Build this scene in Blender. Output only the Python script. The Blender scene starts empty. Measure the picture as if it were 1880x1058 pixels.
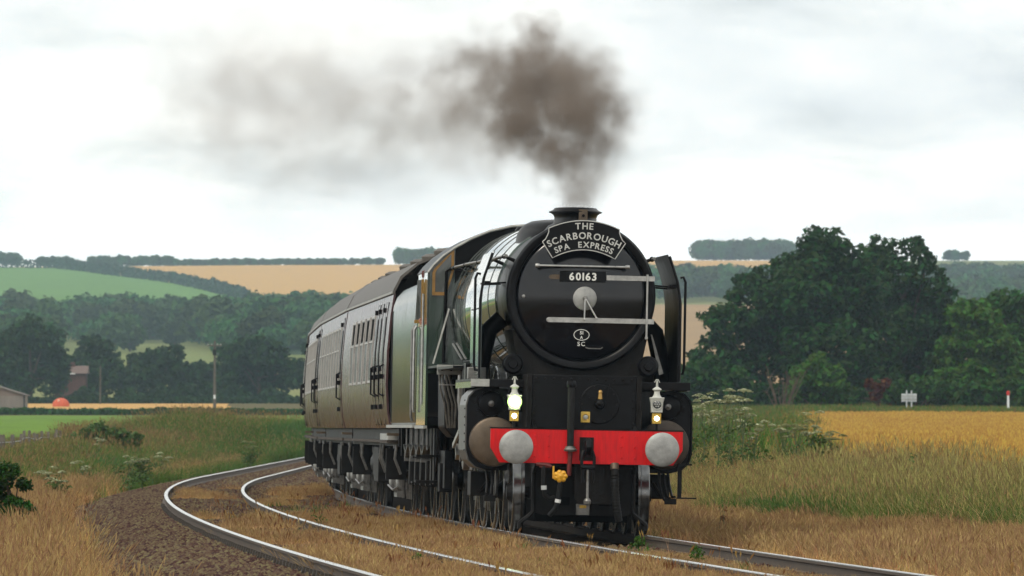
import bpy, math, random
import numpy as np
from mathutils import Vector, Matrix

R = math.radians
sc = bpy.context.scene
COL = sc.collection
PI = math.pi

# ------------------------------------------------------------------ camera
FPX = 17000.0            # focal length in pixels of the 1880 px wide photograph
YH, HC = 783.0, 1.29     # eye-level row of the photograph, eye height over the rails
cd = bpy.data.cameras.new('camera')
cam = bpy.data.objects.new('camera', cd)
COL.objects.link(cam)
cd.sensor_width = 36.0
cd.lens = 36.0 * FPX / 1880.0
cam.location = (0, 0, HC)
cam.rotation_euler = (PI / 2 + math.atan((YH - 529) / FPX), 0, 0)
cd.clip_start = 1.0
cd.clip_end = 30000.0
cd.dof.use_dof = True
cd.dof.focus_distance = 112.0
cd.dof.aperture_fstop = 13.0
sc.camera = cam

# ------------------------------------------------------------------ world: bright broken overcast
SUN_EL, SUN_AZ = R(46), R(215)      # azimuth clockwise from +Y: behind and to the left of the camera
w = bpy.data.worlds.new('World')
sc.world = w
w.use_nodes = True
nt = w.node_tree
nt.nodes.clear()
N = nt.nodes.new
L = nt.links.new
out = N('ShaderNodeOutputWorld')
bg = N('ShaderNodeBackground')
bg.inputs['Strength'].default_value = 0.1
sky = N('ShaderNodeTexSky')
sky.sky_type = 'NISHITA'
sky.sun_disc = False
sky.sun_elevation = SUN_EL
sky.sun_rotation = SUN_AZ
sky.air_density = 1.0
sky.dust_density = 1.5
tc = N('ShaderNodeTexCoord')
sep = N('ShaderNodeSeparateXYZ')
L(tc.outputs['Generated'], sep.inputs[0])


def wmath(op, a, b=None, clamp=False):
    n = N('ShaderNodeMath')
    n.operation = op
    n.use_clamp = clamp
    for i, v in enumerate((a, b)):
        if v is None:
            continue
        if isinstance(v, (int, float)):
            n.inputs[i].default_value = v
        else:
            L(v, n.inputs[i])
    return n.outputs[0]


zc = wmath('MAXIMUM', sep.outputs['Z'], 0.0)
zden = wmath('ADD', zc, 0.045)
px_ = wmath('DIVIDE', sep.outputs['X'], zden)
py_ = wmath('DIVIDE', sep.outputs['Y'], zden)
cmb = N('ShaderNodeCombineXYZ')
L(wmath('MULTIPLY', px_, 1.7), cmb.inputs[0])
L(wmath('MULTIPLY', py_, 0.34), cmb.inputs[1])


def wnoise(scale, detail, rough, off):
    mp = N('ShaderNodeMapping')
    mp.inputs['Location'].default_value = off
    L(cmb.outputs[0], mp.inputs[0])
    n = N('ShaderNodeTexNoise')
    n.inputs['Scale'].default_value = scale
    n.inputs['Detail'].default_value = detail
    n.inputs['Roughness'].default_value = rough
    n.inputs['Distortion'].default_value = 0.35
    L(mp.outputs[0], n.inputs['Vector'])
    return n.outputs['Fac']


def wramp(src, stops):
    r = N('ShaderNodeValToRGB')
    e = r.color_ramp.elements
    while len(e) < len(stops):
        e.new(0.5)
    for el, (p, c) in zip(e, stops):
        el.position = p
        el.color = c if len(c) == 4 else (*c, 1)
    L(src, r.inputs[0])
    return r.outputs[0]


def wmix(fac, a, b):
    m = N('ShaderNodeMix')
    m.data_type = 'RGBA'
    if isinstance(fac, (int, float)):
        m.inputs[0].default_value = fac
    else:
        L(fac, m.inputs[0])
    for s, v in ((m.inputs[6], a), (m.inputs[7], b)):
        if isinstance(v, tuple):
            s.default_value = v
        else:
            L(v, s)
    return m.outputs[2]


n1 = wnoise(0.75, 5.0, 0.50, (3.1, 7.4, 0.0))
n2 = wnoise(2.0, 6.0, 0.55, (11.3, 2.2, 4.0))
# cloud brightness: dull blue-grey undersides to white tops
shade = wmath('ADD', wmath('MULTIPLY', n1, 0.75), wmath('MULTIPLY', n2, 0.25))
cloud = wramp(shade, [(0.36, (7.8, 8.4, 8.7)), (0.46, (10.0, 10.4, 10.3)), (0.54, (12.3, 12.3, 11.7)), (0.64, (14.0, 13.8, 12.9))])
# thinner cloud lets some of the clear sky through
gap = wramp(n2, [(0.30, (0.72, 0.72, 0.72)), (0.52, (1, 1, 1))])
base = wmix(gap, sky.outputs[0], cloud)
# the brighter strip of thin cloud under the deck, all the way round the horizon
hz = wramp(zc, [(0.0, (1, 1, 1)), (0.0175, (0.96, 0.96, 0.96)), (0.0265, (0.12, 0.12, 0.12)), (0.06, (0, 0, 0))])
base2 = wmix(hz, base, (15.0, 14.9, 14.4, 1))
L(base2, bg.inputs['Color'])
L(bg.outputs[0], out.inputs[0])

# ------------------------------------------------------------------ sun behind cloud
sd = bpy.data.lights.new('sun', 'SUN')
sd.energy = 1.7
sd.angle = R(14)
sd.color = (1.0, 0.92, 0.78)
sun = bpy.data.objects.new('sun', sd)
COL.objects.link(sun)
sdir = Vector((math.sin(SUN_AZ) * math.cos(SUN_EL), math.cos(SUN_AZ) * math.cos(SUN_EL), math.sin(SUN_EL)))
sun.rotation_euler = sdir.to_track_quat('Z', 'Y').to_euler()
sun.location = (-40, -40, 60)

# ------------------------------------------------------------------ exposure and sampling
sc.view_settings.view_transform = 'Standard'
sc.view_settings.look = 'None'
sc.view_settings.exposure = 0.0
sc.view_settings.gamma = 1.0
sc.view_settings.use_curve_mapping = False
cy = sc.cycles
cy.use_denoising = True
cy.max_bounces = 6
cy.diffuse_bounces = 2
cy.glossy_bounces = 3
cy.transmission_bounces = 4
cy.transparent_max_bounces = 12
cy.volume_bounces = 1
cy.volume_step_rate = 2.0
cy.volume_max_steps = 160
cy.use_adaptive_sampling = True
cy.adaptive_threshold = 0.025

rnd = random.Random(7)
rng = np.random.default_rng(11)

# =================================================================== helpers
MATS = {}


def srgb(r, g, b):
    f = lambda c: (c / 255 / 12.92) if c / 255 <= 0.04045 else ((c / 255 + 0.055) / 1.055) ** 2.4
    return (f(r), f(g), f(b))


def mat(name, col, rough=0.6, metal=0.0, var=0.18, scale=6.0, bump=0.0, bscale=40.0, coat=0.0, rvar=0.12,
        col2=None, spec=0.5, island=0.0, inst=0.0, transl=0.0, emit=None, estr=0.0, streak=None, alpha=1.0, trans=0.0):
    m = bpy.data.materials.new(name)
    m.use_nodes = True
    t = m.node_tree
    b = t.nodes['Principled BSDF']
    nd, ln = t.nodes.new, t.links.new
    co = nd('ShaderNodeTexCoord')
    no = nd('ShaderNodeTexNoise')
    no.inputs['Scale'].default_value = scale
    no.inputs['Detail'].default_value = 5
    no.inputs['Roughness'].default_value = 0.62
    vec = co.outputs['Object']
    if streak:
        mp = nd('ShaderNodeMapping')
        mp.inputs['Scale'].default_value = streak
        ln(vec, mp.inputs[0])
        vec = mp.outputs[0]
    ln(vec, no.inputs['Vector'])
    rp = nd('ShaderNodeMapRange')
    rp.inputs[1].default_value = 0.3
    rp.inputs[2].default_value = 0.7
    ln(no.outputs['Fac'], rp.inputs[0])
    mx = nd('ShaderNodeMix')
    mx.data_type = 'RGBA'
    c1 = tuple(max(0, c * (1 - var)) for c in col)
    c2 = tuple(c * (1 + var) for c in col) if col2 is None else col2
    mx.inputs[6].default_value = (*c1, 1)
    mx.inputs[7].default_value = (*c2, 1)
    ln(rp.outputs[0], mx.inputs[0])
    cur = mx.outputs[2]
    if island or inst:
        if island:
            g = nd('ShaderNodeNewGeometry')
            src = g.outputs['Random Per Island']
            amt = island
        else:
            g = nd('ShaderNodeObjectInfo')
            src = g.outputs['Random']
            amt = inst
        mr = nd('ShaderNodeMapRange')
        mr.inputs[3].default_value = 1 - amt
        mr.inputs[4].default_value = 1 + amt
        ln(src, mr.inputs[0])
        h = nd('ShaderNodeHueSaturation')
        ln(cur, h.inputs['Color'])
        ln(mr.outputs[0], h.inputs['Value'])
        mr2 = nd('ShaderNodeMapRange')
        mr2.inputs[3].default_value = 0.5 - 0.035 * (amt / 0.3)
        mr2.inputs[4].default_value = 0.5 + 0.025 * (amt / 0.3)
        ln(src, mr2.inputs[0])
        ln(mr2.outputs[0], h.inputs['Hue'])
        cur = h.outputs[0]
    ln(cur, b.inputs['Base Color'])
    b.inputs['Metallic'].default_value = metal
    b.inputs['Specular IOR Level'].default_value = 0.06 if (transl or rough >= 0.9) else spec
    rr = nd('ShaderNodeMapRange')
    rr.inputs[3].default_value = max(0.02, rough - rvar)
    rr.inputs[4].default_value = min(1, rough + rvar)
    ln(no.outputs['Fac'], rr.inputs[0])
    ln(rr.outputs[0], b.inputs['Roughness'])
    if coat:
        b.inputs['Coat Weight'].default_value = coat
        b.inputs['Coat Roughness'].default_value = 0.06
    if bump:
        n3 = nd('ShaderNodeTexNoise')
        n3.inputs['Scale'].default_value = bscale
        n3.inputs['Detail'].default_value = 4
        ln(co.outputs['Object'], n3.inputs['Vector'])
        bp = nd('ShaderNodeBump')
        bp.inputs['Strength'].default_value = bump
        bp.inputs['Distance'].default_value = 0.02
        ln(n3.outputs['Fac'], bp.inputs['Height'])
        ln(bp.outputs[0], b.inputs['Normal'])
    if emit:
        b.inputs['Emission Color'].default_value = (*emit, 1)
        b.inputs['Emission Strength'].default_value = estr
    if trans:
        b.inputs['Transmission Weight'].default_value = trans
    if transl:
        tr = nd('ShaderNodeBsdfTranslucent')
        ln(cur, tr.inputs[0])
        ms = nd('ShaderNodeMixShader')
        ms.inputs[0].default_value = transl
        ln(b.outputs[0], ms.inputs[1])
        ln(tr.outputs[0], ms.inputs[2])
        ln(ms.outputs[0], t.nodes['Material Output'].inputs[0])
    MATS[name] = m
    return m


class MB:
    """collects shapes and links them as one mesh object"""

    def __init__(self):
        self.v, self.f = [], []

    def add(self, vs, fs):
        o = len(self.v)
        self.v += [tuple(p) for p in vs]
        self.f += [tuple(i + o for i in f) for f in fs]
        return self

    def box(self, x0, x1, y0, y1, z0, z1):
        return self.add([(x0, y0, z0), (x1, y0, z0), (x1, y1, z0), (x0, y1, z0), (x0, y0, z1), (x1, y0, z1), (x1, y1, z1), (x0, y1, z1)],
                        [(0, 3, 2, 1), (4, 5, 6, 7), (0, 1, 5, 4), (1, 2, 6, 5), (2, 3, 7, 6), (3, 0, 4, 7)])

    def bar(self, p0, p1, wd, th, up=(0, 0, 1)):
        """flat bar from p0 to p1: wd across, th along up"""
        p0, p1 = Vector(p0), Vector(p1)
        d = (p1 - p0).normalized()
        s = d.cross(Vector(up))
        if s.length < 1e-4:
            s = d.cross(Vector((1, 0, 0)))
        s.normalize()
        u = s.cross(d).normalized()
        vs = []
        for p in (p0, p1):
            for a, b in ((-1, -1), (1, -1), (1, 1), (-1, 1)):
                vs.append(p + s * (a * wd / 2) + u * (b * th / 2))
        return self.add(vs, [(3, 2, 1, 0), (4, 5, 6, 7), (0, 1, 5, 4), (1, 2, 6, 5), (2, 3, 7, 6), (3, 0, 4, 7)])

    def cyl(self, p0, p1, r0, r1=None, n=14, caps=True):
        if r1 is None:
            r1 = r0
        p0, p1 = Vector(p0), Vector(p1)
        d = (p1 - p0).normalized()
        a = d.orthogonal().normalized()
        b = d.cross(a)
        vs = []
        for p, r in ((p0, r0), (p1, r1)):
            for i in range(n):
                t = 2 * PI * i / n
                vs.append(p + a * (r * math.cos(t)) + b * (r * math.sin(t)))
        fs = [(i, (i + 1) % n, n + (i + 1) % n, n + i) for i in range(n)]
        if caps:
            fs += [tuple(range(n - 1, -1, -1)), tuple(range(n, 2 * n))]
        return self.add(vs, fs)

    def tube(self, pts, r, n=8, r_end=None):
        pts = [Vector(p) for p in pts]
        m = len(pts)
        vs = []
        up = None
        for k, p in enumerate(pts):
            d = (pts[min(k + 1, m - 1)] - pts[max(k - 1, 0)]).normalized()
            if up is None:
                a = d.orthogonal().normalized()
            else:
                a = (up - d * up.dot(d)).normalized()
            up = a
            b = d.cross(a)
            rr = r if r_end is None else r + (r_end - r) * k / (m - 1)
            for i in range(n):
                t = 2 * PI * i / n
                vs.append(p + a * (rr * math.cos(t)) + b * (rr * math.sin(t)))
        fs = []
        for k in range(m - 1):
            for i in range(n):
                j = (i + 1) % n
                fs.append((k * n + i, k * n + j, (k + 1) * n + j, (k + 1) * n + i))
        fs += [tuple(range(n - 1, -1, -1)), tuple((m - 1) * n + i for i in range(n))]
        return self.add(vs, fs)

    def lathe(self, prof, c=(0, 0, 0), axis='z', n=32, sx=1.0, sy=1.0, caps=True):
        """prof: (radius, height) list; axis z: height up, y: height along +y, x: along +x"""
        vs = []
        for r, h in prof:
            for i in range(n):
                t = 2 * PI * i / n
                a, b = r * math.cos(t) * sx, r * math.sin(t) * sy
                if axis == 'z':
                    q = (a, b, h)
                elif axis == 'y':
                    q = (a, h, b)
                else:
                    q = (h, a, b)
                vs.append((c[0] + q[0], c[1] + q[1], c[2] + q[2]))
        fs = []
        fl = axis == 'y'
        for k in range(len(prof) - 1):
            for i in range(n):
                j = (i + 1) % n
                q = (k * n + i, k * n + j, (k + 1) * n + j, (k + 1) * n + i)
                fs.append(q[::-1] if fl else q)
        if caps and prof[0][0] > 1e-5:
            q = tuple(range(n - 1, -1, -1))
            fs.append(q[::-1] if fl else q)
        if caps and prof[-1][0] > 1e-5:
            q = tuple((len(prof) - 1) * n + i for i in range(n))
            fs.append(q[::-1] if fl else q)
        return self.add(vs, fs)

    def prism(self, poly, a, b, plane='xz'):
        """extrude a 2-D polygon: plane xz from y=a to y=b, yz from x=a to b, xy from z=a to b"""
        m = len(poly)
        mk = {'xz': lambda p, q: (p[0], q, p[1]), 'yz': lambda p, q: (q, p[0], p[1]), 'xy': lambda p, q: (p[0], p[1], q)}[plane]
        vs = [mk(p, a) for p in poly] + [mk(p, b) for p in poly]
        fs = [tuple(range(m)), tuple(range(2 * m - 1, m - 1, -1))]
        for i in range(m):
            j = (i + 1) % m
            fs.append((i, m + i, m + j, j))
        return self.add(vs, fs)

    def loft(self, sections, closed=False, caps=False):
        m = len(sections[0])
        vs = [p for s in sections for p in s]
        fs = []
        for k in range(len(sections) - 1):
            for i in range(m if closed else m - 1):
                j = (i + 1) % m
                fs.append((k * m + i, k * m + j, (k + 1) * m + j, (k + 1) * m + i))
        if caps:
            fs += [tuple(range(m - 1, -1, -1)), tuple((len(sections) - 1) * m + i for i in range(m))]
        return self.add(vs, fs)

    def mesh(self, name, m, smooth=True, ang=35):
        me = bpy.data.meshes.new(name)
        me.from_pydata(self.v, [], self.f)
        me.validate()
        if m:
            me.materials.append(m)
        import bmesh
        bm = bmesh.new()
        bm.from_mesh(me)
        bmesh.ops.recalc_face_normals(bm, faces=bm.faces)
        bm.to_mesh(me)
        bm.free()
        if smooth:
            me.shade_smooth()
            me.set_sharp_from_angle(angle=R(ang))
        return me

    def build(self, name, m, parent=None, smooth=True, bevel=0.0, ang=35, label=None):
        o = bpy.data.objects.new(name, self.mesh(name, MATS[m] if isinstance(m, str) else m, smooth, ang))
        COL.objects.link(o)
        if parent:
            o.parent = parent
        if bevel:
            bv = o.modifiers.new('bevel', 'BEVEL')
            bv.width = bevel
            bv.segments = 2
            bv.limit_method = 'ANGLE'
        if label:
            o['label'] = label
        if name in ('rivets', 'bolts', 'cover_bolts', 'cladding_bolts', 'hose_ribs', 'lamp_diodes', 'stretcher_slot', 'coil_spring', 'drain_pipe', 'injector_pipes', 'roof_rib'):
            o['kind'] = 'stuff'
        return o


def tag(o, label=None, cat=None, group=None, kind=None):
    if label:
        o['label'] = label
    if cat:
        o['category'] = cat
    if group:
        o['group'] = group
    if kind:
        o['kind'] = kind
    return o


def thing(name, label, cat, loc=(0, 0, 0), rot=(0, 0, 0), group=None):
    o = bpy.data.objects.new(name, None)
    o.empty_display_size = 0.3
    COL.objects.link(o)
    o.location = loc
    o.rotation_euler = rot
    return tag(o, label, cat, group)


def child(name, me, parent, loc=(0, 0, 0), rot=(0, 0, 0), scale=None):
    o = bpy.data.objects.new(name, me)
    COL.objects.link(o)
    o.parent = parent
    o.location = loc
    o.rotation_euler = rot
    if scale:
        o.scale = scale
    return o


def P(x, y, D):
    """point at distance D seen at pixel x, y of the photograph"""
    return Vector(((x - 940) * D / FPX, D, HC - (y - YH) * D / FPX))


def arr_mesh(name, verts, faces, m, smooth=False):
    """fast mesh from numpy arrays (all faces the same size)"""
    me = bpy.data.meshes.new(name)
    nv, nf, k = len(verts), len(faces), faces.shape[1]
    me.vertices.add(nv)
    me.vertices.foreach_set('co', np.ascontiguousarray(verts, dtype=np.float32).ravel())
    me.loops.add(nf * k)
    me.loops.foreach_set('vertex_index', np.ascontiguousarray(faces, dtype=np.int32).ravel())
    me.polygons.add(nf)
    me.polygons.foreach_set('loop_start', np.arange(0, nf * k, k, dtype=np.int32))
    me.update(calc_edges=True)
    if m:
        for q in (m if isinstance(m, list) else [m]):
            me.materials.append(q)
    if smooth:
        me.shade_smooth()
    return me


def vnoise(x, y, seed=0):
    x, y = np.asarray(x, float), np.asarray(y, float)
    xi, yi = np.floor(x), np.floor(y)
    fx, fy = x - xi, y - yi
    fx, fy = fx * fx * (3 - 2 * fx), fy * fy * (3 - 2 * fy)

    def h(a, b):
        q = np.sin(a * 127.1 + b * 311.7 + seed * 74.7) * 43758.5453
        return q - np.floor(q)
    return (h(xi, yi) * (1 - fx) + h(xi + 1, yi) * fx) * (1 - fy) + (h(xi, yi + 1) * (1 - fx) + h(xi + 1, yi + 1) * fx) * fy


def fbm(x, y, seed=0, o=3):
    s, a, t = 0, 1, 0
    for i in range(o):
        s = s + a * vnoise(x * 2 ** i, y * 2 ** i, seed + i * 13)
        t += a
        a *= 0.5
    return s / t


# =================================================================== track alignment
D0, X0, TH0, KC, DK = 110.0, 0.905, -0.0632, 0.00037, 1.2e-6
CANT = 0.019
TSP = 3.41              # distance between the two tracks
_s = np.arange(-80, 420.01, 0.5)
_th = TH0 + KC * np.clip(_s, -80, 130) + DK * np.clip(_s, 0, 130) ** 2 / 2
_i0 = int(np.argmin(abs(_s)))
_x = np.concatenate([[0], np.cumsum((np.sin(_th[1:]) + np.sin(_th[:-1])) / 2 * 0.5)])
_y = np.concatenate([[0], np.cumsum((np.cos(_th[1:]) + np.cos(_th[:-1])) / 2 * 0.5)])
_x = _x - _x[_i0] + X0
_y = _y - _y[_i0] + D0


def track(s, off=0.0):
    x, y, t = np.interp(s, _s, _x), np.interp(s, _s, _y), np.interp(s, _s, _th)
    return x + off * np.cos(t), y - off * np.sin(t), t


def lateral(X, Y):
    """distance to the right of the train's track centre line"""
    return (X - np.interp(Y, _y, _x)) * np.cos(np.interp(Y, _y, _th))


def smooth01(t):
    t = np.clip(t, 0, 1)
    return t * t * (3 - 2 * t)


# =================================================================== ground heights
_Dk = [-200, 60, 200, 300, 450, 620, 900, 1000, 1170, 1350]
_Zk = [-0.4, -0.4, -0.3, -0.05, 0.42, 1.45, 2.2, 2.75, 4.15, 5.0]
_hD = np.array([1350, 2000, 2300, 3300, 4500, 4800, 6500], float)
_hC = np.array([-400, 0, 600, 1240, 1880, 2300], float)
_hY = np.array([[736, 736, 736, 736, 736, 736],
                [657, 655, 648, 668, 660, 660],
                [642, 640, 632, 640, 630, 630],
                [548, 545, 556, 540, 560, 560],
                [492, 491, 487, 479, 479, 479],
                [494, 493, 489, 481, 481, 481],
                [560, 560, 560, 560, 560, 560]], float)


def base_z(X, Y):
    z = np.interp(Y, _Dk, _Zk)
    Yc = np.clip(Y, 1350, 6500)
    col = np.clip(940 + FPX * X / Yc, -400, 2300)
    i = np.clip(np.searchsorted(_hD, Yc, side='right') - 1, 0, len(_hD) - 2)
    t = smooth01((Yc - _hD[i]) / (_hD[i + 1] - _hD[i])) * 0.5 + 0.5 * (Yc - _hD[i]) / (_hD[i + 1] - _hD[i])
    j = np.clip(np.searchsorted(_hC, col, side='right') - 1, 0, len(_hC) - 2)
    q = smooth01((col - _hC[j]) / (_hC[j + 1] - _hC[j]))
    z0 = HC - (_hY[i, j] * (1 - q) + _hY[i, j + 1] * q - YH) * _hD[i] / FPX
    z1 = HC - (_hY[i + 1, j] * (1 - q) + _hY[i + 1, j + 1] * q - YH) * _hD[i + 1] / FPX
    zh = z0 * (1 - t) + z1 * t
    return np.where(Y > 1350, zh, z)


def ground_z(X, Y):
    X, Y = np.asarray(X, float), np.asarray(Y, float)
    b = base_z(X, Y) + 0.10 * (fbm(X * 0.25, Y * 0.12, 5) - 0.5) * (Y < 1000)
    l = lateral(X, Y)
    prof = np.interp(l, [-14, -9.0, -7.0, -6.5, -5.1, -4.85, 1.3, 1.6, 2.4, 3.2, 7, 12],
                     [-0.25, -0.45, -0.58, -0.50, -0.18, -0.155, -0.155, -0.19, -0.34, -0.36, -0.25, -0.30])
    w1 = smooth01((l + 16) / 5) * (1 - smooth01((l - 9) / 6)) * (1 - smooth01((Y - 402) / 20))
    z = b * (1 - w1) + prof * w1
    z = z + 0.55 * smooth01((-l - 6.3) / 5.0) * smooth01((Y - 205) / 130) * (1 - smooth01((Y - 425) / 50)) * smooth01((X + 21) / 6)
    z = z + 0.45 * smooth01((Y - 402) / 20) * (1 - smooth01((Y - 450) / 60)) * smooth01((X + 19) / 6) * (X < 0)
    bal = (l > -6.7) & (l < 2.2) & (Y < 480)
    return z + np.where(bal, 0.035 * (fbm(X * 2.2, Y * 1.1, 3) - 0.5), 0.09 * (fbm(X * 0.9, Y * 0.5, 9) - 0.5) * (Y < 420))


# =================================================================== materials
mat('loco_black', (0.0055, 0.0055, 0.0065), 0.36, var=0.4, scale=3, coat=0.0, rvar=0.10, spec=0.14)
mat('loco_black_gloss', (0.004, 0.004, 0.006), 0.14, var=0.3, scale=2.5, coat=0.0, rvar=0.05, spec=0.5)
mat('frame_black', (0.006, 0.006, 0.006), 0.5, var=0.5, scale=5, bump=0.25, bscale=30, col2=(0.013, 0.011, 0.010), spec=0.15)
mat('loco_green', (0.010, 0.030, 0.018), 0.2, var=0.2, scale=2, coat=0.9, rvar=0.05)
mat('clad_green', (0.016, 0.040, 0.025), 0.10, var=0.15, scale=1.5, coat=1.0, rvar=0.03)
mat('beam_red', (0.72, 0.004, 0.007), 0.45, var=0.05, scale=4, streak=(6, 1, 1.0), col2=(0.44, 0.006, 0.008), spec=0.3)
mat('buffer_steel', (0.30, 0.30, 0.29), 0.5, metal=0.3, var=0.28, scale=7, bump=0.12)
mat('bright_steel', (0.42, 0.41, 0.39), 0.34, metal=0.85, var=0.25, scale=14, rvar=0.15)
mat('oily_steel', (0.19, 0.185, 0.175), 0.38, metal=0.6, var=0.45, scale=9, rvar=0.15)
mat('pale_strip', (0.36, 0.36, 0.34), 0.45, var=0.25, scale=10, metal=0.2)
mat('clad_sheen', (0.10, 0.10, 0.095), 0.4, metal=0.3, var=0.3, scale=8)  # grey that paints in the reflection on the left cylinder casing
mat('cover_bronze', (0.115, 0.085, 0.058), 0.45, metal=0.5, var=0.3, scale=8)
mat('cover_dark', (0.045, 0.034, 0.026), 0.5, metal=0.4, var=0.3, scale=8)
mat('brass', (0.40, 0.24, 0.075), 0.32, metal=0.75, var=0.22, scale=15)
mat('letter_white', (0.72, 0.72, 0.68), 0.5, var=0.08)
mat('letter_silver', (0.50, 0.50, 0.48), 0.45, var=0.15, scale=20, metal=0.2)
mat('lamp_white', (0.46, 0.46, 0.42), 0.45, var=0.14, scale=20)
mat('lens_dark', (0.03, 0.035, 0.035), 0.08, var=0.3, coat=1)
mat('marker_yellow', (0.52, 0.33, 0.05), 0.45, var=0.25, scale=25)
mat('valve_yellow', (0.72, 0.36, 0.02), 0.45, var=0.2, scale=30)
mat('lit_lens', (0.9, 1.0, 0.85), 0.2, emit=(0.72, 1.0, 0.42), estr=90)
mat('halo_glow', (0.5, 0.9, 0.3), 0.3, emit=(0.55, 1.0, 0.22), estr=2.6)  # green emission standing in for the glare round the lit lamp
mat('marker_lit', (1, 0.97, 0.85), 0.2, emit=(1.0, 0.93, 0.72), estr=7)
mat('hose_rubber', (0.009, 0.009, 0.009), 0.6, spec=0.2, var=0.3, scale=30, bump=0.3, bscale=60)
mat('hose_red', (0.12, 0.015, 0.013), 0.55, var=0.3, scale=20)
mat('tape_white', (0.68, 0.68, 0.66), 0.6, var=0.1)
mat('cab_glass', (0.055, 0.062, 0.055), 0.12, var=0.2, coat=1)
mat('window_tan', (0.30, 0.165, 0.05), 0.4, var=0.25, scale=9, metal=0.25)
mat('wheel_rim', (0.20, 0.20, 0.195), 0.42, metal=0.6, var=0.3, scale=12)
mat('spoke_grey', (0.30, 0.30, 0.29), 0.45, metal=0.2, var=0.3, scale=12)
mat('tread_steel', (0.16, 0.16, 0.16), 0.22, metal=0.95, var=0.3, scale=10)
mat('band_dark', (0.02, 0.03, 0.024), 0.3, var=0.2, coat=0.4)
mat('tender_green', (0.028, 0.045, 0.034), 0.22, bump=0.02, bscale=2.5, var=0.18, scale=2, coat=0.0, rvar=0.08, streak=(1, 2, 0.5), spec=1.0)
mat('coal_black', (0.007, 0.007, 0.008), 0.42, var=0.5, scale=8, island=0.3)
mat('maroon', (0.055, 0.013, 0.014), 0.26, bump=0.02, bscale=2.5, var=0.16, scale=1.6, coat=0.0, rvar=0.08, streak=(1, 2.5, 0.6), spec=1.0)
mat('coach_roof', (0.085, 0.075, 0.065), 0.55, var=0.3, scale=2.5, streak=(1, 0.6, 1))
mat('coach_glass', (0.010, 0.012, 0.014), 0.30, var=0.2, spec=0.16)
mat('frame_bright', (0.42, 0.41, 0.39), 0.45, metal=0.1, var=0.15)
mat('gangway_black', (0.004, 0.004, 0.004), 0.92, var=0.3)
mat('skin', (0.36, 0.17, 0.11), 0.55, var=0.12)
mat('overall_blue', (0.05, 0.085, 0.15), 0.8, var=0.2, scale=15)
mat('cap_cloth', (0.11, 0.025, 0.02), 0.85, var=0.2)
mat('rail_top', (0.52, 0.52, 0.50), 0.24, metal=0.95, var=0.15, scale=6, rvar=0.08)
mat('rail_side', (0.075, 0.052, 0.035), 0.75, var=0.35, scale=5, bump=0.2, bscale=40)
mat('sleeper_wood', (0.055, 0.042, 0.032), 0.85, var=0.35, scale=5, bump=0.4, bscale=25)
mat('chair_iron', (0.045, 0.036, 0.028), 0.75, var=0.35, scale=10)
mat('ballast_soil', (0.070, 0.050, 0.036), 0.95, var=0.4, scale=1.4, bump=0.8, bscale=14, col2=(0.042, 0.033, 0.026))
mat('stone', (0.098, 0.066, 0.042), 0.9, var=0.3, scale=6, inst=0.6)
mat('verge_soil', (0.15, 0.10, 0.05), 0.95, var=0.35, scale=0.5, col2=(0.10, 0.10, 0.035), bump=0.4, bscale=8)
mat('field_green', (0.105, 0.185, 0.020), 0.95, var=0.26, scale=0.16, bump=0.4, bscale=3, streak=(1, 0.2, 1))
mat('wheat_ground', (0.42, 0.27, 0.075), 0.95, var=0.14, scale=0.08, col2=(0.38, 0.26, 0.07), bump=0.5, bscale=3)
mat('wheat_far', (0.52, 0.30, 0.10), 0.95, var=0.06, scale=0.012, streak=(1, 0.15, 1), col2=(0.46, 0.28, 0.095))
mat('hill_green', (0.100, 0.195, 0.040), 0.95, var=0.10, scale=0.01, streak=(1, 0.2, 1))
mat('hill_meadow', (0.22, 0.22, 0.075), 0.95, var=0.2, scale=0.012, col2=(0.15, 0.19, 0.06))
mat('hill_fallow', (0.30, 0.19, 0.085), 0.95, var=0.15, scale=0.012)
mat('hill_wood', (0.030, 0.052, 0.022), 0.95, var=0.2, scale=0.03)
mat('straw', (0.58, 0.33, 0.120), 0.8, var=0.2, scale=4, inst=0.30, transl=0.25)
mat('straw_pale', (0.68, 0.46, 0.22), 0.8, var=0.2, scale=4, inst=0.25, transl=0.25)
mat('straw_dark', (0.26, 0.14, 0.055), 0.85, var=0.25, scale=4, inst=0.3, transl=0.2)
mat('blade_green', (0.074, 0.150, 0.026), 0.7, var=0.25, scale=4, inst=0.28, transl=0.3)
mat('blade_lush', (0.050, 0.125, 0.022), 0.6, var=0.2, scale=4, inst=0.25, transl=0.3)
mat('blade_olive', (0.125, 0.160, 0.038), 0.75, var=0.25, scale=4, inst=0.28, transl=0.3)
mat('seed_head', (0.38, 0.255, 0.12), 0.85, var=0.2, scale=4, inst=0.25, transl=0.25)
mat('seed_dull', (0.27, 0.185, 0.085), 0.85, var=0.25, scale=4, inst=0.3, transl=0.25)
mat('seed_green', (0.33, 0.28, 0.11), 0.85, var=0.25, scale=4, inst=0.35, transl=0.25)
mat('wheat_ear', (0.56, 0.37, 0.095), 0.75, var=0.15, scale=4, inst=0.18, transl=0.25)
mat('weed_leaf', (0.080, 0.135, 0.042), 0.6, var=0.25, scale=6, island=0.3, transl=0.3)
mat('umbel_white', (0.60, 0.62, 0.42), 0.8, var=0.15, scale=20, island=0.2, transl=0.3)
mat('stem_green', (0.085, 0.115, 0.045), 0.7, var=0.2)
mat('leaf_dark', (0.020, 0.056, 0.013), 0.55, var=0.25, scale=0.35, island=0.45, transl=0.22)
mat('leaf_mid', (0.030, 0.080, 0.015), 0.55, var=0.25, scale=0.35, island=0.42, transl=0.25)
mat('leaf_light', (0.050, 0.120, 0.018), 0.55, var=0.25, scale=0.4, island=0.38, transl=0.28)
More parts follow.
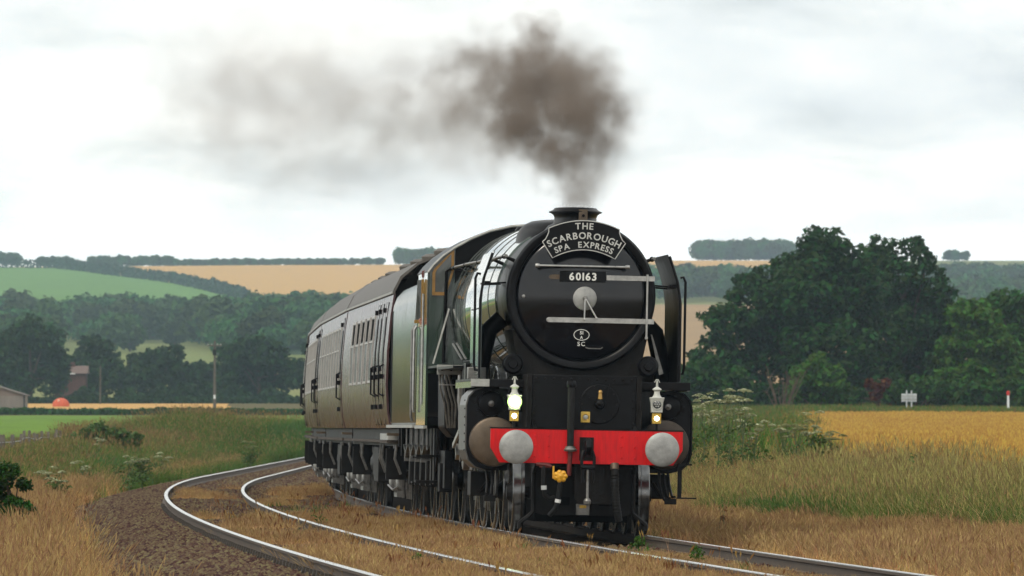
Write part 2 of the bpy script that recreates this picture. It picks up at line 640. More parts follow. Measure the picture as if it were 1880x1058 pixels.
mat('leaf_rust', (0.11, 0.035, 0.018), 0.65, var=0.25, scale=0.5, island=0.35, transl=0.2)
mat('leaf_far', (0.022, 0.048, 0.016), 0.7, var=0.3, scale=0.2, island=0.4, inst=0.0, transl=0.15)
mat('leaf_hill', (0.042, 0.090, 0.028), 0.8, var=0.25, scale=0.2, inst=0.5, transl=0.1)
mat('bark', (0.070, 0.052, 0.038), 0.9, var=0.3, scale=4, bump=0.5, bscale=12)
mat('twig', (0.105, 0.075, 0.055), 0.9, var=0.25)
mat('pole_wood', (0.10, 0.085, 0.065), 0.85, var=0.25, scale=3)
mat('post_wood', (0.15, 0.13, 0.11), 0.9, var=0.3, scale=3)
mat('ceramic', (0.5, 0.5, 0.48), 0.3)
mat('barn_wall', (0.15, 0.14, 0.13), 0.85, var=0.2, scale=0.8, streak=(3, 3, 0.4))
mat('barn_roof', (0.13, 0.105, 0.095), 0.85, var=0.2, scale=0.6)
mat('tent_orange', (0.50, 0.085, 0.025), 0.65, var=0.12, scale=2)
mat('tent_pale', (0.75, 0.6, 0.5), 0.6)
mat('brick_red', (0.085, 0.045, 0.038), 0.9, var=0.25, scale=3)
mat('roof_slate', (0.12, 0.075, 0.06), 0.8, var=0.2)
mat('paint_white', (0.75, 0.76, 0.76), 0.6, var=0.06)
mat('sign_grey', (0.50, 0.52, 0.53), 0.5, var=0.10)
mat('post_red', (0.55, 0.03, 0.02), 0.5, var=0.1)

# =================================================================== ground: one sheet, divided where its surface changes
def build_ground():
    half = [0.0]
    st = 0.00042
    while half[-1] < 0.34:
        if half[-1] > 0.055:
            st *= 1.16
        half.append(half[-1] + st)
    a = np.array([-q for q in half[:0:-1]] + half)
    ys = list(np.arange(-120, 62, 7.0)) + list(np.arange(62, 262, 0.62))
    st = 0.8
    while ys[-1] < 1350:
        st = min(st * 1.03, 9)
        ys.append(ys[-1] + st)
    while ys[-1] < 6400:
        ys.append(ys[-1] + (11 if ys[-1] < 4700 else 60))
    ys = np.array(ys)
    A, Y = np.meshgrid(a, ys)
    X = A * (Y + 250)
    Z = ground_z(X, Y)
    V = np.stack([X, Y, Z], -1).reshape(-1, 3)
    nr, nc = Y.shape
    idx = np.arange(nr * nc).reshape(nr, nc)
    F = np.stack([idx[:-1, :-1], idx[:-1, 1:], idx[1:, 1:], idx[1:, :-1]], -1).reshape(-1, 4)
    C = V[F].mean(1)
    fx, fy, fz = C[:, 0], C[:, 1], C[:, 2]
    l = lateral(fx, fy)
    yy = np.maximum(fy, 1)
    px = 940 + FPX * fx / yy
    py = YH - (fz - HC) * FPX / yy
    n = fbm(fx * 0.6, fy * 0.3, 2) - 0.5
    reg = np.zeros(len(F), int)
    near = fy < 408
    reg[near & (l > -6.9 + 1.2 * n) & (l < 2.0 + 1.0 * n)] = 1
    wb = 11.5 + np.clip((fy - 200) / 40, 0, 4)
    reg[(l > wb) & (fy > 150) & (fy < 565) & (fx > 0.0305 * fy)] = 2
    reg[(fy > 470) & (fy < 930) & (fx < 0) & (reg != 1)] = 3
    reg[(fy > 985) & (fy < 1170) & (px < 420)] = 4
    hill = fy >= 1350
    reg[hill] = 5                                      # meadow
    hedge = np.interp(px, [-4000, -400, 110, 200, 330, 450, 640], [484, 488, 492, 503, 520, 548, 600])
    left = hill & (px < 1000)
    reg[left & (py < 585) & (py >= hedge)] = 6         # hill pasture
    reg[left & (py < hedge)] = 7                       # hill wheat
    lowb = np.interp(px, [-400, 60, 110, 260, 262, 390, 392, 1000], [640, 640, 588, 632, 624, 624, 652, 652])
    reg[left & (py >= 585) & (py < lowb) & ((px < 450) | (py > 585))] = 8
    right = hill & (px >= 1000)
    reg[right & (py < 512)] = 7
    reg[right & (py >= 512) & (py < 545)] = 8
    reg[right & (py >= 560)] = 9
    reg[right & (px > 1650) & (py < 487)] = 5
    reg[right & (px > 1650) & (py >= 487) & (py < 640)] = 8
    spec = {0: ('verge_ground', 'verge_soil'), 1: ('ballast_bed', 'ballast_soil'), 2: ('wheat_field', 'wheat_ground'), 3: ('pasture', 'field_green'),
            4: ('stubble_field', 'wheat_far'), 5: ('hill_meadow', 'hill_meadow'), 6: ('hill_pasture', 'hill_green'),
            7: ('hill_wheat_field', 'wheat_far'), 8: ('hill_wood_floor', 'hill_wood'), 9: ('hill_fallow_field', 'hill_fallow')}
    for k, (nm, mm) in spec.items():
        f = F[reg == k]
        if not len(f):
            continue
        u, inv = np.unique(f, return_inverse=True)
        me = arr_mesh(nm, V[u], inv.reshape(f.shape), MATS[mm], smooth=True)
        o = bpy.data.objects.new(nm, me)
        COL.objects.link(o)
        tag(o, kind='structure')


build_ground()


# =================================================================== the two tracks
def rail_mesh(off, high, s0, s1):
    prof = [(-0.07, -0.159), (-0.07, -0.147), (-0.012, -0.125), (-0.010, -0.048), (-0.034, -0.036), (-0.035, -0.008), (-0.026, 0.0),
            (0.026, 0.0), (0.035, -0.008), (0.034, -0.036), (0.010, -0.048), (0.012, -0.125), (0.07, -0.147), (0.07, -0.159)]
    mb = MB()
    secs = []
    for s in np.arange(s0, s1 + 0.1, 0.8):
        x, y, t = track(s, 0)
        c, q = math.cos(t), math.sin(t)
        secs.append([(x + (off + p) * c, y - (off + p) * q, high + z - p * CANT) for p, z in prof])
    mb.loft(secs, closed=True, caps=True)
    me = bpy.data.meshes.new('rail')
    me.from_pydata(mb.v, [], mb.f)
    me.materials.append(MATS['rail_side'])
    me.materials.append(MATS['rail_top'])
    m = len(prof)
    for p in me.polygons:
        e = sorted(i % m for i in p.vertices)
        if len(e) == 4 and e[0] in (5, 6, 7) and e[2] in (6, 7, 8):
            p.material_index = 1
    me.shade_smooth()
    me.set_sharp_from_angle(angle=R(30))
    return me


def build_track(off, label, chairs):
    t = thing('railway_track', label, 'track')
    t['kind'] = 'structure'
    for e in (-0.755, 0.755):
        child('rail', rail_mesh(off + e, -e * CANT, -52, 300), t)
    sl = MB().box(-1.3, 1.3, -0.125, 0.125, -0.30, -0.175).mesh('sleeper', MATS['sleeper_wood'])
    ch = MB().box(-0.10, 0.10, -0.06, 0.06, -0.176, -0.150)
    for e in (-1, 1):
        ch.prism([(e * 0.055, -0.152), (e * 0.115, -0.152), (e * 0.10, -0.085), (e * 0.04, -0.105)], -0.045, 0.045, 'xz')
        ch.cyl((e * 0.085, -0.075, -0.125), (e * 0.085, 0.075, -0.125), 0.018, n=8)
    chm = ch.mesh('rail_chair', MATS['chair_iron'])
    k = 0
    for s in np.arange(-40, 100, 0.70):
        x, y, th = track(s, off)
        o = child('sleeper', sl, t, (x, y, rnd.uniform(-0.005, 0.005)), (0, CANT, -th + rnd.uniform(-0.006, 0.006)))
        if chairs and s < 55:
            for e in (-0.755, 0.755):
                child('rail_chair', chm, o, (e, 0, 0))


build_track(0.0, 'railway track under the steam train, its rails half hidden in dry grass', False)
build_track(-TSP, 'empty railway track bending away to the left of the train', True)


# =================================================================== placing vehicles on the track
def vehicle(name, label, cat, s_front, s1, s2, group=None):
    """Empty at the vehicle's front end on the rails; local +Y runs back along the vehicle, +X to the right of the picture"""
    xa, ya, _ = track(s1)
    xb, yb, _ = track(s2)
    d = Vector((xb - xa, yb - ya, 0)).normalized()
    o = Vector((xa, ya, 0)) - d * (s1 - s_front)
    e = thing(name, label, cat, o, group=group)
    e.rotation_mode = 'XYZ'
    th = math.atan2(d.x, d.y)
    e.rotation_euler = (0, CANT, -th)
    return e


def wheel_meshes(r, spokes, wd=0.14, rim=0.07):
    ty = MB().lathe([(r - rim, -wd / 2), (r - 0.012, -wd / 2), (r, -wd / 2 + 0.012), (r + 0.002, wd / 2 - 0.04), (r + 0.028, wd / 2 - 0.028), (r + 0.028, wd / 2),
                     (r - rim, wd / 2), (r - rim, -wd / 2)], axis='x', n=48, caps=False)
    hub = MB().lathe([(0.0, -wd / 2 - 0.05), (0.09 * (0.6 + r * 0.6), -wd / 2 - 0.05), (0.15 * (0.6 + r * 0.6), -wd / 2 + 0.02), (0.15 * (0.6 + r * 0.6), wd / 2), (0, wd / 2)], axis='x', n=20)
    sp = MB()
    h0 = 0.12 * (0.6 + r * 0.6)
    sp.loft([[(-0.030, -0.022, h0), (-0.004, -0.022, h0), (-0.004, 0.022, h0), (-0.030, 0.022, h0)],
             [(-0.022, -0.013, r - rim + 0.005), (-0.004, -0.013, r - rim + 0.005), (-0.004, 0.013, r - rim + 0.005), (-0.022, 0.013, r - rim + 0.005)]], closed=True, caps=True)
    return ty, hub, sp


WCACHE = {}


def wheel(parent, v, u, r, spokes=12, side=-1, detail=True, rot=0.0):
    key = (r, spokes)
    if key not in WCACHE:
        ty, hub, sp = wheel_meshes(r, spokes)
        WCACHE[key] = (ty.mesh('wheel', MATS['tread_steel']), hub.mesh('hub', MATS['frame_black']), sp.mesh('spoke', MATS['spoke_grey']))
    ty, hub, sp = WCACHE[key]
    o = child('wheel', ty, parent, (v, u, r), (0, 0, 0 if side < 0 else PI))
    child('hub', hub, o)
    if detail:
        for k in range(spokes):
            child('spoke', sp, o, (0, 0, 0), (rot + 2 * PI * k / spokes, 0, 0))
    else:
        d = MB().cyl((-0.02, 0, 0), (0.02, 0, 0), r - 0.06, n=32)
        d.build('wheel_disc', 'frame_black', o)
    return o


def glyphs(text, size, m, name, parent, place, extrude=0.006, bold=0.0, kern=1.0):
    """letters laid one after another; place(a) maps distance along the line to (origin, rotation about the facing axis)"""
    items = []
    for chh in text:
        if chh == ' ':
            items.append((None, 0.30 * size))
            continue
        cu = bpy.data.curves.new('g', 'FONT')
        cu.body = chh
        cu.size = size
        cu.extrude = extrude
        cu.offset = bold
        cu.resolution_u = 3
        ob = bpy.data.objects.new('g', cu)
        COL.objects.link(ob)
        bpy.context.view_layer.update()
        me = bpy.data.meshes.new_from_object(ob.evaluated_get(bpy.context.evaluated_depsgraph_get()))
        vs = np.array([v.co[:] for v in me.vertices])
        fs = [tuple(p.vertices) for p in me.polygons]
        bpy.data.objects.remove(ob)
        bpy.data.curves.remove(cu)
        bpy.data.meshes.remove(me)
        wd = vs[:, 0].max() - vs[:, 0].min()
        vs[:, 0] -= vs[:, 0].min()
        items.append(((vs, fs), wd + 0.11 * size * kern))
    total = sum(i[1] for i in items) - 0.11 * size * kern
    pen = -total / 2
    for it, adv in items:
        if it is not None:
            vs, fs = it
            wd = vs[:, 0].max()
            (ox, oz, oy), ang = place(pen + wd / 2)
            c, q = math.cos(ang), math.sin(ang)
            me = bpy.data.meshes.new(name)
            me.from_pydata([(ox + (x - wd / 2) * c - y * q, oy - z, oz + (x - wd / 2) * q + y * c) for x, y, z in vs], [], fs)
            me.materials.append(MATS[m])
            child(name, me, parent)
        pen += adv


# =================================================================== the locomotive
loco = vehicle('steam_locomotive', 'black and dark green steam locomotive with red buffer beam heading the train', 'locomotive', 0.0, 2.6, 9.7)
BC = 2.87     # boiler centre height


def build_loco(T):
    # --- buffer beam, buffers
    bb = MB().prism([(-1.15, 1.245), (1.15, 1.245), (1.15, 1.02), (1.04, 0.84), (-1.04, 0.84), (-1.15, 1.02)], 0.50, 0.545, 'xz').build('buffer_beam', 'beam_red', T, bevel=0.004)
    MB().box(-1.16, 1.16, 0.495, 0.62, 1.247, 1.262).build('beam_top_angle', 'frame_black', bb)
    rv = MB()
    for x in (-0.62, -0.45, 0.42, 0.58):
        for z in (0.92, 1.05, 1.17):
            rv.lathe([(0.013, 0.0), (0.010, -0.008), (0, -0.011)], (x, 0.499, z), 'y', 8)
    rv.build('rivets', 'beam_red', bb)
    for e in (-1, 1):
        b = MB().lathe([(0.0, -0.012), (0.08, -0.010), (0.15, -0.002), (0.19, 0.010), (0.203, 0.022), (0.203, 0.040), (0.19, 0.050), (0.06, 0.075), (0.06, 0.12)], (e * 0.87, 0.0, 1.03), 'y', 40).build('buffer', 'buffer_steel', T)
        MB().lathe([(0.062, 0.10), (0.062, 0.26), (0.10, 0.262), (0.11, 0.34), (0.13, 0.47), (0.17, 0.475), (0.17, 0.498)], (e * 0.87, 0.0, 1.03), 'y', 24).build('buffer_shank', 'loco_black', b)
    # --- coupling
    hk = MB()
    hk.prism([(0.05, 0.98), (0.05, 1.08), (0.28, 1.08), (0.36, 1.14), (0.42, 1.13), (0.50, 1.07), (0.50, 0.97), (0.42, 0.94), (0.40, 1.00), (0.34, 1.04), (0.30, 1.0), (0.20, 0.96)], -0.025, 0.025, 'yz')
    hk = MB().prism([(0.50, 1.10), (0.30, 1.10), (0.22, 1.15), (0.16, 1.13), (0.13, 1.04), (0.18, 0.95), (0.27, 0.93), (0.31, 0.98), (0.25, 1.0), (0.22, 1.04), (0.26, 1.06), (0.33, 1.0), (0.50, 0.98)], -0.028, 0.028, 'yz').build('coupling_hook', 'loco_black', T, bevel=0.005)
    sh = MB()
    for e in (-1, 1):
        sh.tube([(e * 0.05, 0.24, 1.0), (e * 0.075, 0.22, 0.92), (e * 0.075, 0.21, 0.84), (e * 0.05, 0.21, 0.76)], 0.020, 8)
        sh.tube([(e * 0.055, 0.21, 0.78), (e * 0.065, 0.21, 0.68), (e * 0.055, 0.21, 0.62)], 0.018, 8)
    sh.cyl((-0.08, 0.21, 0.80), (0.08, 0.21, 0.80), 0.030, n=12)
    sh.build('coupling_shackle', 'loco_black', hk)
    cs = MB().cyl((0, 0.21, 0.79), (0, 0.21, 0.40), 0.016, n=10)
    cs.lathe([(0, 0.44), (0.03, 0.43), (0.047, 0.40), (0.04, 0.365), (0, 0.35)], (0, 0.21, 0), 'z', 16)
    cs.build('coupling_screw', 'oily_steel', hk)
    pl = MB().box(-0.085, 0.085, 0.494, 0.4995, 0.88, 1.16).build('drawhook_plate', 'frame_black', bb)
    # --- pipes and hoses at the front
    vp = MB().tube([(-0.20, 0.44, 1.80), (-0.20, 0.42, 1.60), (-0.20, 0.42, 1.25), (-0.20, 0.42, 1.04)], 0.042, 12).build('vacuum_pipe', 'hose_rubber', T)
    MB().lathe([(0.05, 1.83), (0.056, 1.80), (0.056, 1.76), (0.05, 1.75)], (-0.20, 0.44, 0), 'z', 14).build('pipe_cap', 'loco_black', vp)
    MB().lathe([(0.045, 0.985), (0.075, 0.99), (0.08, 1.01), (0.06, 1.03), (0.06, 1.05)], (-0.20, 0.42, 0), 'z', 14).build('pipe_clamp', 'oily_steel', vp)
    MB().tube([(-0.20, 0.42, 1.0), (-0.205, 0.42, 0.85), (-0.21, 0.44, 0.70)], 0.028, 10).build('pipe_tail', 'hose_red', vp)
    h = MB().tube([(-0.51, 0.46, 0.84), (-0.51, 0.44, 0.70), (-0.505, 0.44, 0.54), (-0.49, 0.45, 0.46), (-0.43, 0.46, 0.42), (-0.37, 0.46, 0.44)], 0.030, 10).build('air_hose', 'hose_rubber', T, label='rubber air hose with red cock')
    MB().box(-0.56, -0.44, 0.43, 0.49, 0.79, 0.85).tube([(-0.60, 0.45, 0.83), (-0.48, 0.44, 0.82), (-0.42, 0.44, 0.80)], 0.022, 8).build('hose_cock', 'hose_red', h)
    MB().cyl((-0.506, 0.44, 0.575), (-0.504, 0.44, 0.525), 0.034, n=12).build('tape_band', 'tape_white', h)
    h = MB().tube([(-0.30, 0.45, 0.66), (-0.315, 0.45, 0.55), (-0.33, 0.45, 0.42), (-0.36, 0.46, 0.30), (-0.43, 0.50, 0.22)], 0.032, 10).build('air_hose', 'hose_rubber', T, label='rubber air hose with yellow cock')
    yv = MB()
    for k in range(7):
        t = 2 * PI * k / 7
        yv.lathe([(0, -0.05), (0.030, -0.03), (0.034, 0.0), (0.02, 0.03), (0, 0.035)], (-0.31 + 0.055 * math.cos(t), 0.44, 0.69 + 0.045 * math.sin(t)), 'y', 10)
    yv.lathe([(0, -0.06), (0.05, -0.04), (0.05, 0.05), (0, 0.06)], (-0.31, 0.44, 0.69), 'y', 14)
    yv.build('air_cock', 'valve_yellow', h)
    MB().bar((-0.395, 0.44, 0.66), (-0.395, 0.44, 0.81), 0.022, 0.012, (0, 1, 0)).build('cock_lever', 'valve_yellow', h)
    MB().cyl((-0.331, 0.45, 0.415), (-0.338, 0.452, 0.375), 0.037, n=12).build('tape_band', 'tape_white', h)
    h = MB().tube([(0.335, 0.47, 0.84), (0.34, 0.44, 0.74), (0.345, 0.43, 0.55), (0.36, 0.43, 0.38), (0.385, 0.44, 0.24), (0.40, 0.46, 0.17)], 0.046, 12).build('vacuum_hose', 'hose_rubber', T)
    rg = MB()
    for k in range(12):
        z = 0.72 - 0.04 * k
        xx = float(np.interp(z, [0.24, 0.38, 0.55, 0.74], [0.385, 0.36, 0.345, 0.34]))
        rg.lathe([(0.044, z - 0.008), (0.051, z), (0.044, z + 0.008)], (xx, 0.432, 0), 'z', 12)
    rg.build('hose_ribs', 'hose_rubber', h)
    MB().cyl((0.336, 0.47, 0.85), (0.338, 0.45, 0.78), 0.052, n=14).build('hose_flange', 'cover_bronze', h)
    # --- front casing between the frames
    fc = MB().box(-0.63, 0.62, 1.00, 1.95, 1.262, 1.90).build('front_casing', 'loco_black', T, bevel=0.006)
    MB().box(-0.625, 0.615, 0.985, 0.999, 1.81, 1.895).build('casing_strip', 'loco_black', fc)
    MB().box(0.622, 0.685, 0.985, 1.9, 1.262, 1.905).build('casing_edge', 'frame_black', fc, bevel=0.004)
    MB().box(-0.695, -0.632, 0.985, 1.9, 1.262, 1.905).build('casing_edge', 'frame_black', fc, bevel=0.004)
    rv = MB()
    for k in range(12):
        rv.lathe([(0.015, 0), (0.011, -0.009), (0, -0.012)], (-0.58 + k * 0.104, 0.985, 1.853), 'y', 8)
    for z in (1.34, 1.43, 1.52, 1.61, 1.70):
        for x in (-0.60, 0.585):
            rv.lathe([(0.013, 0), (0.010, -0.008), (0, -0.011)], (x, 0.999, z), 'y', 8)
    rv.build('rivets', 'frame_black', fc)
    for k in range(14):
        pass
    acc = MB().lathe([(0.0, -0.014), (0.23, -0.014), (0.24, -0.006), (0.24, 0.0)], (0.18, 0.999, 1.56), 'y', 36).build('access_cover', 'loco_black', fc)
    bl = MB()
    for k in range(10):
        t = 2 * PI * k / 10
        bl.lathe([(0.012, 0), (0.010, -0.010), (0, -0.010)], (0.18 + 0.21 * math.cos(t), 0.984, 1.56 + 0.21 * math.sin(t)), 'y', 6)
    bl.build('cover_bolts', 'frame_black', acc)
    lb = MB().lathe([(0, -0.13), (0.05, -0.11), (0.065, -0.06), (0.05, -0.02), (0.04, 0)], (0.18, 0.985, 1.56), 'y', 18).build('lubricator', 'loco_black', fc)
    MB().cyl((0.18, 0.90, 1.62), (0.18, 0.90, 1.69), 0.030, 0.022, 12).lathe([(0.022, 1.69), (0.028, 1.70), (0.02, 1.725), (0, 1.73)], (0.18, 0.90, 0), 'z', 12).build('lubricator_cap', 'brass', lb)
    MB().bar((0.05, 0.92, 1.635), (0.31, 0.92, 1.635), 0.02, 0.016).bar((0.27, 0.95, 1.65), (0.30, 0.95, 1.80), 0.012, 0.012).build('lubricator_handle', 'frame_black', lb)
    # --- marker lights on their stalks
    for x, lit in ((-0.865, 1), (-0.012, 0), (0.84, 1)):
        mk = MB().box(x - 0.052, x + 0.052, 0.58, 0.68, 1.335, 1.465).build('marker_light', 'marker_yellow', T, bevel=0.006)
        MB().lathe([(0, -0.012), (0.022, -0.009), (0.030, 0.0)], (x, 0.579, 1.40), 'y', 18).build('lens', 'marker_lit' if lit else 'pale_strip', mk)
        MB().lathe([(0.031, -0.002), (0.037, -0.006), (0.037, 0.0)], (x, 0.579, 1.40), 'y', 18, caps=False).build('bezel', 'brass', mk)
        MB().box(x - 0.014, x + 0.014, 0.60, 0.63, 1.262, 1.336).build('stalk', 'frame_black', mk)
    # --- running plate: front beam, low stretch along the cylinders, high stretch to the cab
    rp = MB().box(-1.32, 1.32, 1.62, 1.72, 1.745, 1.84).build('running_plate', 'loco_black', T, bevel=0.004)
    for e in (-1, 1):
        MB().box(min(e * 0.86, e * 1.32), max(e * 0.86, e * 1.32), 1.722, 5.2, 1.812, 1.842).build('running_plate', 'loco_black', T)
        MB().box(min(e * 1.29, e * 1.322), max(e * 1.29, e * 1.322), 1.722, 5.2, 1.735, 1.809).build('valance', 'loco_green', T)
        MB().box(min(e * 0.95, e * 1.36), max(e * 0.95, e * 1.36), 8.9, 11.2, 2.02, 2.05).build('running_plate', 'loco_black', T)
        MB().box(min(e * 0.99, e * 1.36), max(e * 0.99, e * 1.36), 5.15, 8.9, 1.99, 2.02).build('running_plate', 'loco_black', T)
    es = MB().box(-1.362, -1.0, 8.86, 8.898, 1.93, 2.055).build('plate_end_strip', 'pale_strip', T, bevel=0.004)
    MB().box(-1.335, -1.11, 1.60, 1.618, 1.748, 1.838).build('plate_end_strip', 'pale_strip', T, bevel=0.003)
    bl = MB()
    for x in (-1.30, -1.18, -1.05):
        bl.lathe([(0.014, 0), (0.012, -0.012), (0, -0.012)], (x, 8.858, 1.99), 'y', 8)
    bl.build('bolts', 'loco_black', es)
    # --- cylinders
    for e in (-1, 1):
        c = MB()
        pr = [(0.86, 1.73), (1.16, 1.73), (1.26, 1.70), (1.335, 1.62), (1.36, 1.52), (1.36, 0.98), (1.325, 0.86), (1.24, 0.78), (1.11, 0.74), (0.86, 0.74)]
        c.prism([(e * a, z) for a, z in pr], 1.93, 3.25, 'xz')
        cyl = c.build('cylinder', 'loco_black', T, bevel=0.006)
        st = MB()
        for (a0, z0), (a1, z1) in zip(pr[1:8], pr[2:9]):
            st.prism([(e * a0 * 1.0, z0), (e * a1 * 1.0, z1), (e * (a1 + 0.016 * (a1 > 1.2)), z1 + 0.010 * (z1 > 1.55)), (e * (a0 + 0.016 * (a0 > 1.2)), z0 + 0.010 * (z0 > 1.55))], 1.90, 3.27, 'xz')
        st.build('cylinder_cladding', 'clad_sheen' if e < 0 else 'loco_black', cyl)  # left side greyed to carry its reflection, right side stays black
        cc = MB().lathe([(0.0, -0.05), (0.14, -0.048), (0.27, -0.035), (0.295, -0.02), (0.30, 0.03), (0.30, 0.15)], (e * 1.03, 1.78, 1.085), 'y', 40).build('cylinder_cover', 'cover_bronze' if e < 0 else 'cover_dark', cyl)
        MB().lathe([(0.0, -0.03), (0.11, -0.03), (0.15, -0.01), (0.155, 0.10)], (e * 1.07, 1.86, 1.545), 'y', 30).build('valve_cover', 'loco_black', cyl)
        MB().lathe([(0, -0.05), (0.035, -0.04), (0.04, 0.0)], (e * 1.07, 1.83, 1.545), 'y', 14).build('valve_spindle', 'oily_steel', cyl)
        bl = MB()
        for k in range(12):
            t = 2 * PI * k / 12
            bl.lathe([(0.014, 0), (0.012, -0.012), (0, -0.012)], (e * 1.07 + 0.19 * math.cos(t), 1.93, 1.545 + 0.155 * math.sin(t)), 'y', 6)
        bl.build('cover_bolts', 'loco_black', cyl)
        bl = MB()
        for k in range(7):
            bl.lathe([(0.012, 0), (0.010, -e * 0.0 + 0.010), (0, 0.010)] if e > 0 else [(0.012, 0), (0.010, -0.010), (0, -0.010)], (e * 1.377, 1.98, 0.98 + 0.1 * k), 'x', 6)
        bl.build('cladding_bolts', 'frame_black', cyl)
        # drain pipes
        dp = MB()
        for k in range(3):
            dp.tube([(e * (0.98 + 0.06 * k), 1.9 + 0.1 * k, 0.76), (e * (0.98 + 0.06 * k), 1.8, 0.60), (e * (1.0 + 0.06 * k), 1.62, 0.46), (e * (1.02 + 0.06 * k), 1.45, 0.42 + 0.02 * k)], 0.017, 7)
        dp.build('drain_pipe', 'frame_black', cyl)
        MB().box(e * 1.09 - 0.07, e * 1.09 + 0.07, 1.42, 1.50, 0.37, 0.44).build('drain_bracket', 'frame_black', cyl)
        # front steps
        st = MB().bar((e * 1.13, 0.62, 0.86), (e * 1.13, 0.62, 0.46), 0.05, 0.02, (0, 1, 0)).box(e * 1.13 - 0.03, e * 1.13 + 0.20 if e > 0 else e * 1.13 + 0.03, 0.56, 0.72, 0.445, 0.462)
        if e > 0:
            st.box(1.10, 1.27, 0.56, 0.70, 0.845, 0.865)
            st.build('front_step', 'frame_black', T)
        # round fittings beside the smokebox saddle
        oc = MB().lathe([(0, -0.05), (0.05, -0.05), (0.06, -0.02), (0.10, -0.02), (0.115, 0.0), (0.125, 0.03), (0.125, 0.14)], (e * 0.82, 1.78, 2.03), 'y', 28).build('steam_chest_cover', 'loco_black', T)
    # --- main frames, saddle, bogie
    fr = MB()
    for e in (-1, 1):
        fr.prism([(0.56, 1.24), (0.56, 0.80), (1.4, 0.62), (2.6, 0.80), (3.6, 0.72), (11.5, 0.62), (13.2, 0.75), (13.2, 1.45), (1.9, 1.45)], e * 0.60 - 0.016, e * 0.60 + 0.016, 'yz')
    fr.build('main_frame', 'frame_black', T)
    MB().prism([(-0.72, 1.90), (-0.83, 2.45), (0.83, 2.45), (0.72, 1.90)], 2.0, 3.6, 'xz').build('smokebox_saddle', 'frame_black', T)
    gp = MB().prism([(-0.13, 0.838), (0.36, 0.838), (0.36, 0.42), (0.31, 0.36), (-0.08, 0.36), (-0.13, 0.42)], 0.60, 0.625, 'xz').build('draw_gear_plate', 'frame_black', T, bevel=0.004)
    bg_ = MB().prism([(-0.60, 0.80), (0.62, 0.80), (0.62, 0.26), (0.50, 0.22), (-0.48, 0.22), (-0.60, 0.26)], 0.95, 1.0, 'xz').build('bogie_stretcher', 'frame_black', T, bevel=0.006)
    MB().box(-0.34, -0.16, 0.944, 0.949, 0.34, 0.44).box(0.19, 0.37, 0.944, 0.949, 0.34, 0.42).build('stretcher_slot', 'gangway_black', bg_)
    bx = MB().box(-0.085, 0.075, 0.88, 0.944, 0.225, 0.36).build('detector_box', 'oily_steel', T, bevel=0.006)
    MB().prism([(-0.045, 0.31), (0.035, 0.31), (0.035, 0.345), (-0.045, 0.345)], 0.874, 0.879, 'xz').build('warning_plate', 'marker_yellow', bx)
    for e in (-1, 1):
        MB().tube([(e * 0.60, 0.93, 0.78), (e * 0.60, 0.93, 0.26), (e * 0.66, 0.92, 0.20), (e * 0.76, 0.90, 0.12), (e * 0.765, 0.90, 0.05)], 0.028, 6).build('guard_iron', 'frame_black', T)
        fb = MB().prism([(1.0, 0.80), (4.35, 0.80), (4.35, 0.52), (3.9, 0.40), (3.3, 0.40), (2.95, 0.50), (2.35, 0.50), (2.0, 0.40), (1.4, 0.40), (1.0, 0.50)], e * 0.58 - 0.02, e * 0.58 + 0.02, 'yz').build('bogie_frame', 'frame_black', T)
    for u in (1.72, 3.62):
        for e in (-1, 1):
            wheel(T, e * 0.755, u, 0.483, 10, e, True, 0.15 + u)
        MB().cyl((-0.7, u, 0.483), (0.7, u, 0.483), 0.07, n=14).build('axle', 'frame_black', T)
    MB().box(-0.64, 0.64, 3.0, 13.3, 0.16, 1.2).build('dark_blocker', 'gangway_black', T)  # added dark box, blocks the view between the wheels so the underside reads dark
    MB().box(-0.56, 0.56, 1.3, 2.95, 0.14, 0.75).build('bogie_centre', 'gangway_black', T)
    # --- smokebox
    MB().lathe([(0.875, 2.02), (0.875, 4.35)], (0, 0, BC), 'y', 64).build('smokebox', 'loco_black', T)
    MB().lathe([(0.79, 1.98), (0.80, 1.92), (0.83, 1.90), (0.875, 1.90), (0.90, 1.93), (0.905, 1.98), (0.905, 2.08), (0.876, 2.09)], (0, 0, BC), 'y', 72).build('smokebox_ring', 'loco_black', T)
    prof = []
    for k in range(13):
        t = k / 12
        prof.append((0.745 * t, 1.80 + 0.115 * t ** 2.2))
    prof += [(0.765, 1.925), (0.775, 1.94), (0.785, 1.965), (0.785, 1.985)]
    dr = MB().lathe(prof, (0, 0, BC), 'y', 72).build('smokebox_door', 'loco_black_gloss', T)

    def door_u(r):
        return 1.80 + 0.115 * min(1, r / 0.745) ** 2.2
    # straps, hinge rod, handrail, handles
    for z, x0 in ((3.09, 0.295), (2.572, -0.395)):
        secs = []
        for k in range(15):
            x = x0 + (0.885 - x0) * k / 14
            u = door_u(math.hypot(x, z - BC)) if math.hypot(x, z - BC) < 0.78 else 1.91
            u = min(u, 1.915)
            secs.append([(x, u + 0.012, z - 0.030), (x, u - 0.018, z - 0.030), (x, u - 0.018, z + 0.030), (x, u + 0.012, z + 0.030)])
        MB().loft(secs, closed=True, caps=True).build('hinge_strap', 'bright_steel', dr)
    MB().lathe([(0.0, -0.02), (0.028, -0.018), (0.030, 0.012)], (-0.395, door_u(0.49) - 0.0, 2.572), 'y', 14).build('strap_end', 'bright_steel', dr)
    MB().prism([(-0.405, 3.09), (-0.39, 3.112), (-0.36, 3.118), (-0.27, 3.118), (-0.27, 3.062), (-0.36, 3.062), (-0.39, 3.068)], door_u(0.4) - 0.012, door_u(0.4) + 0.01, 'xz').build('strap_stub', 'cover_bronze', dr)
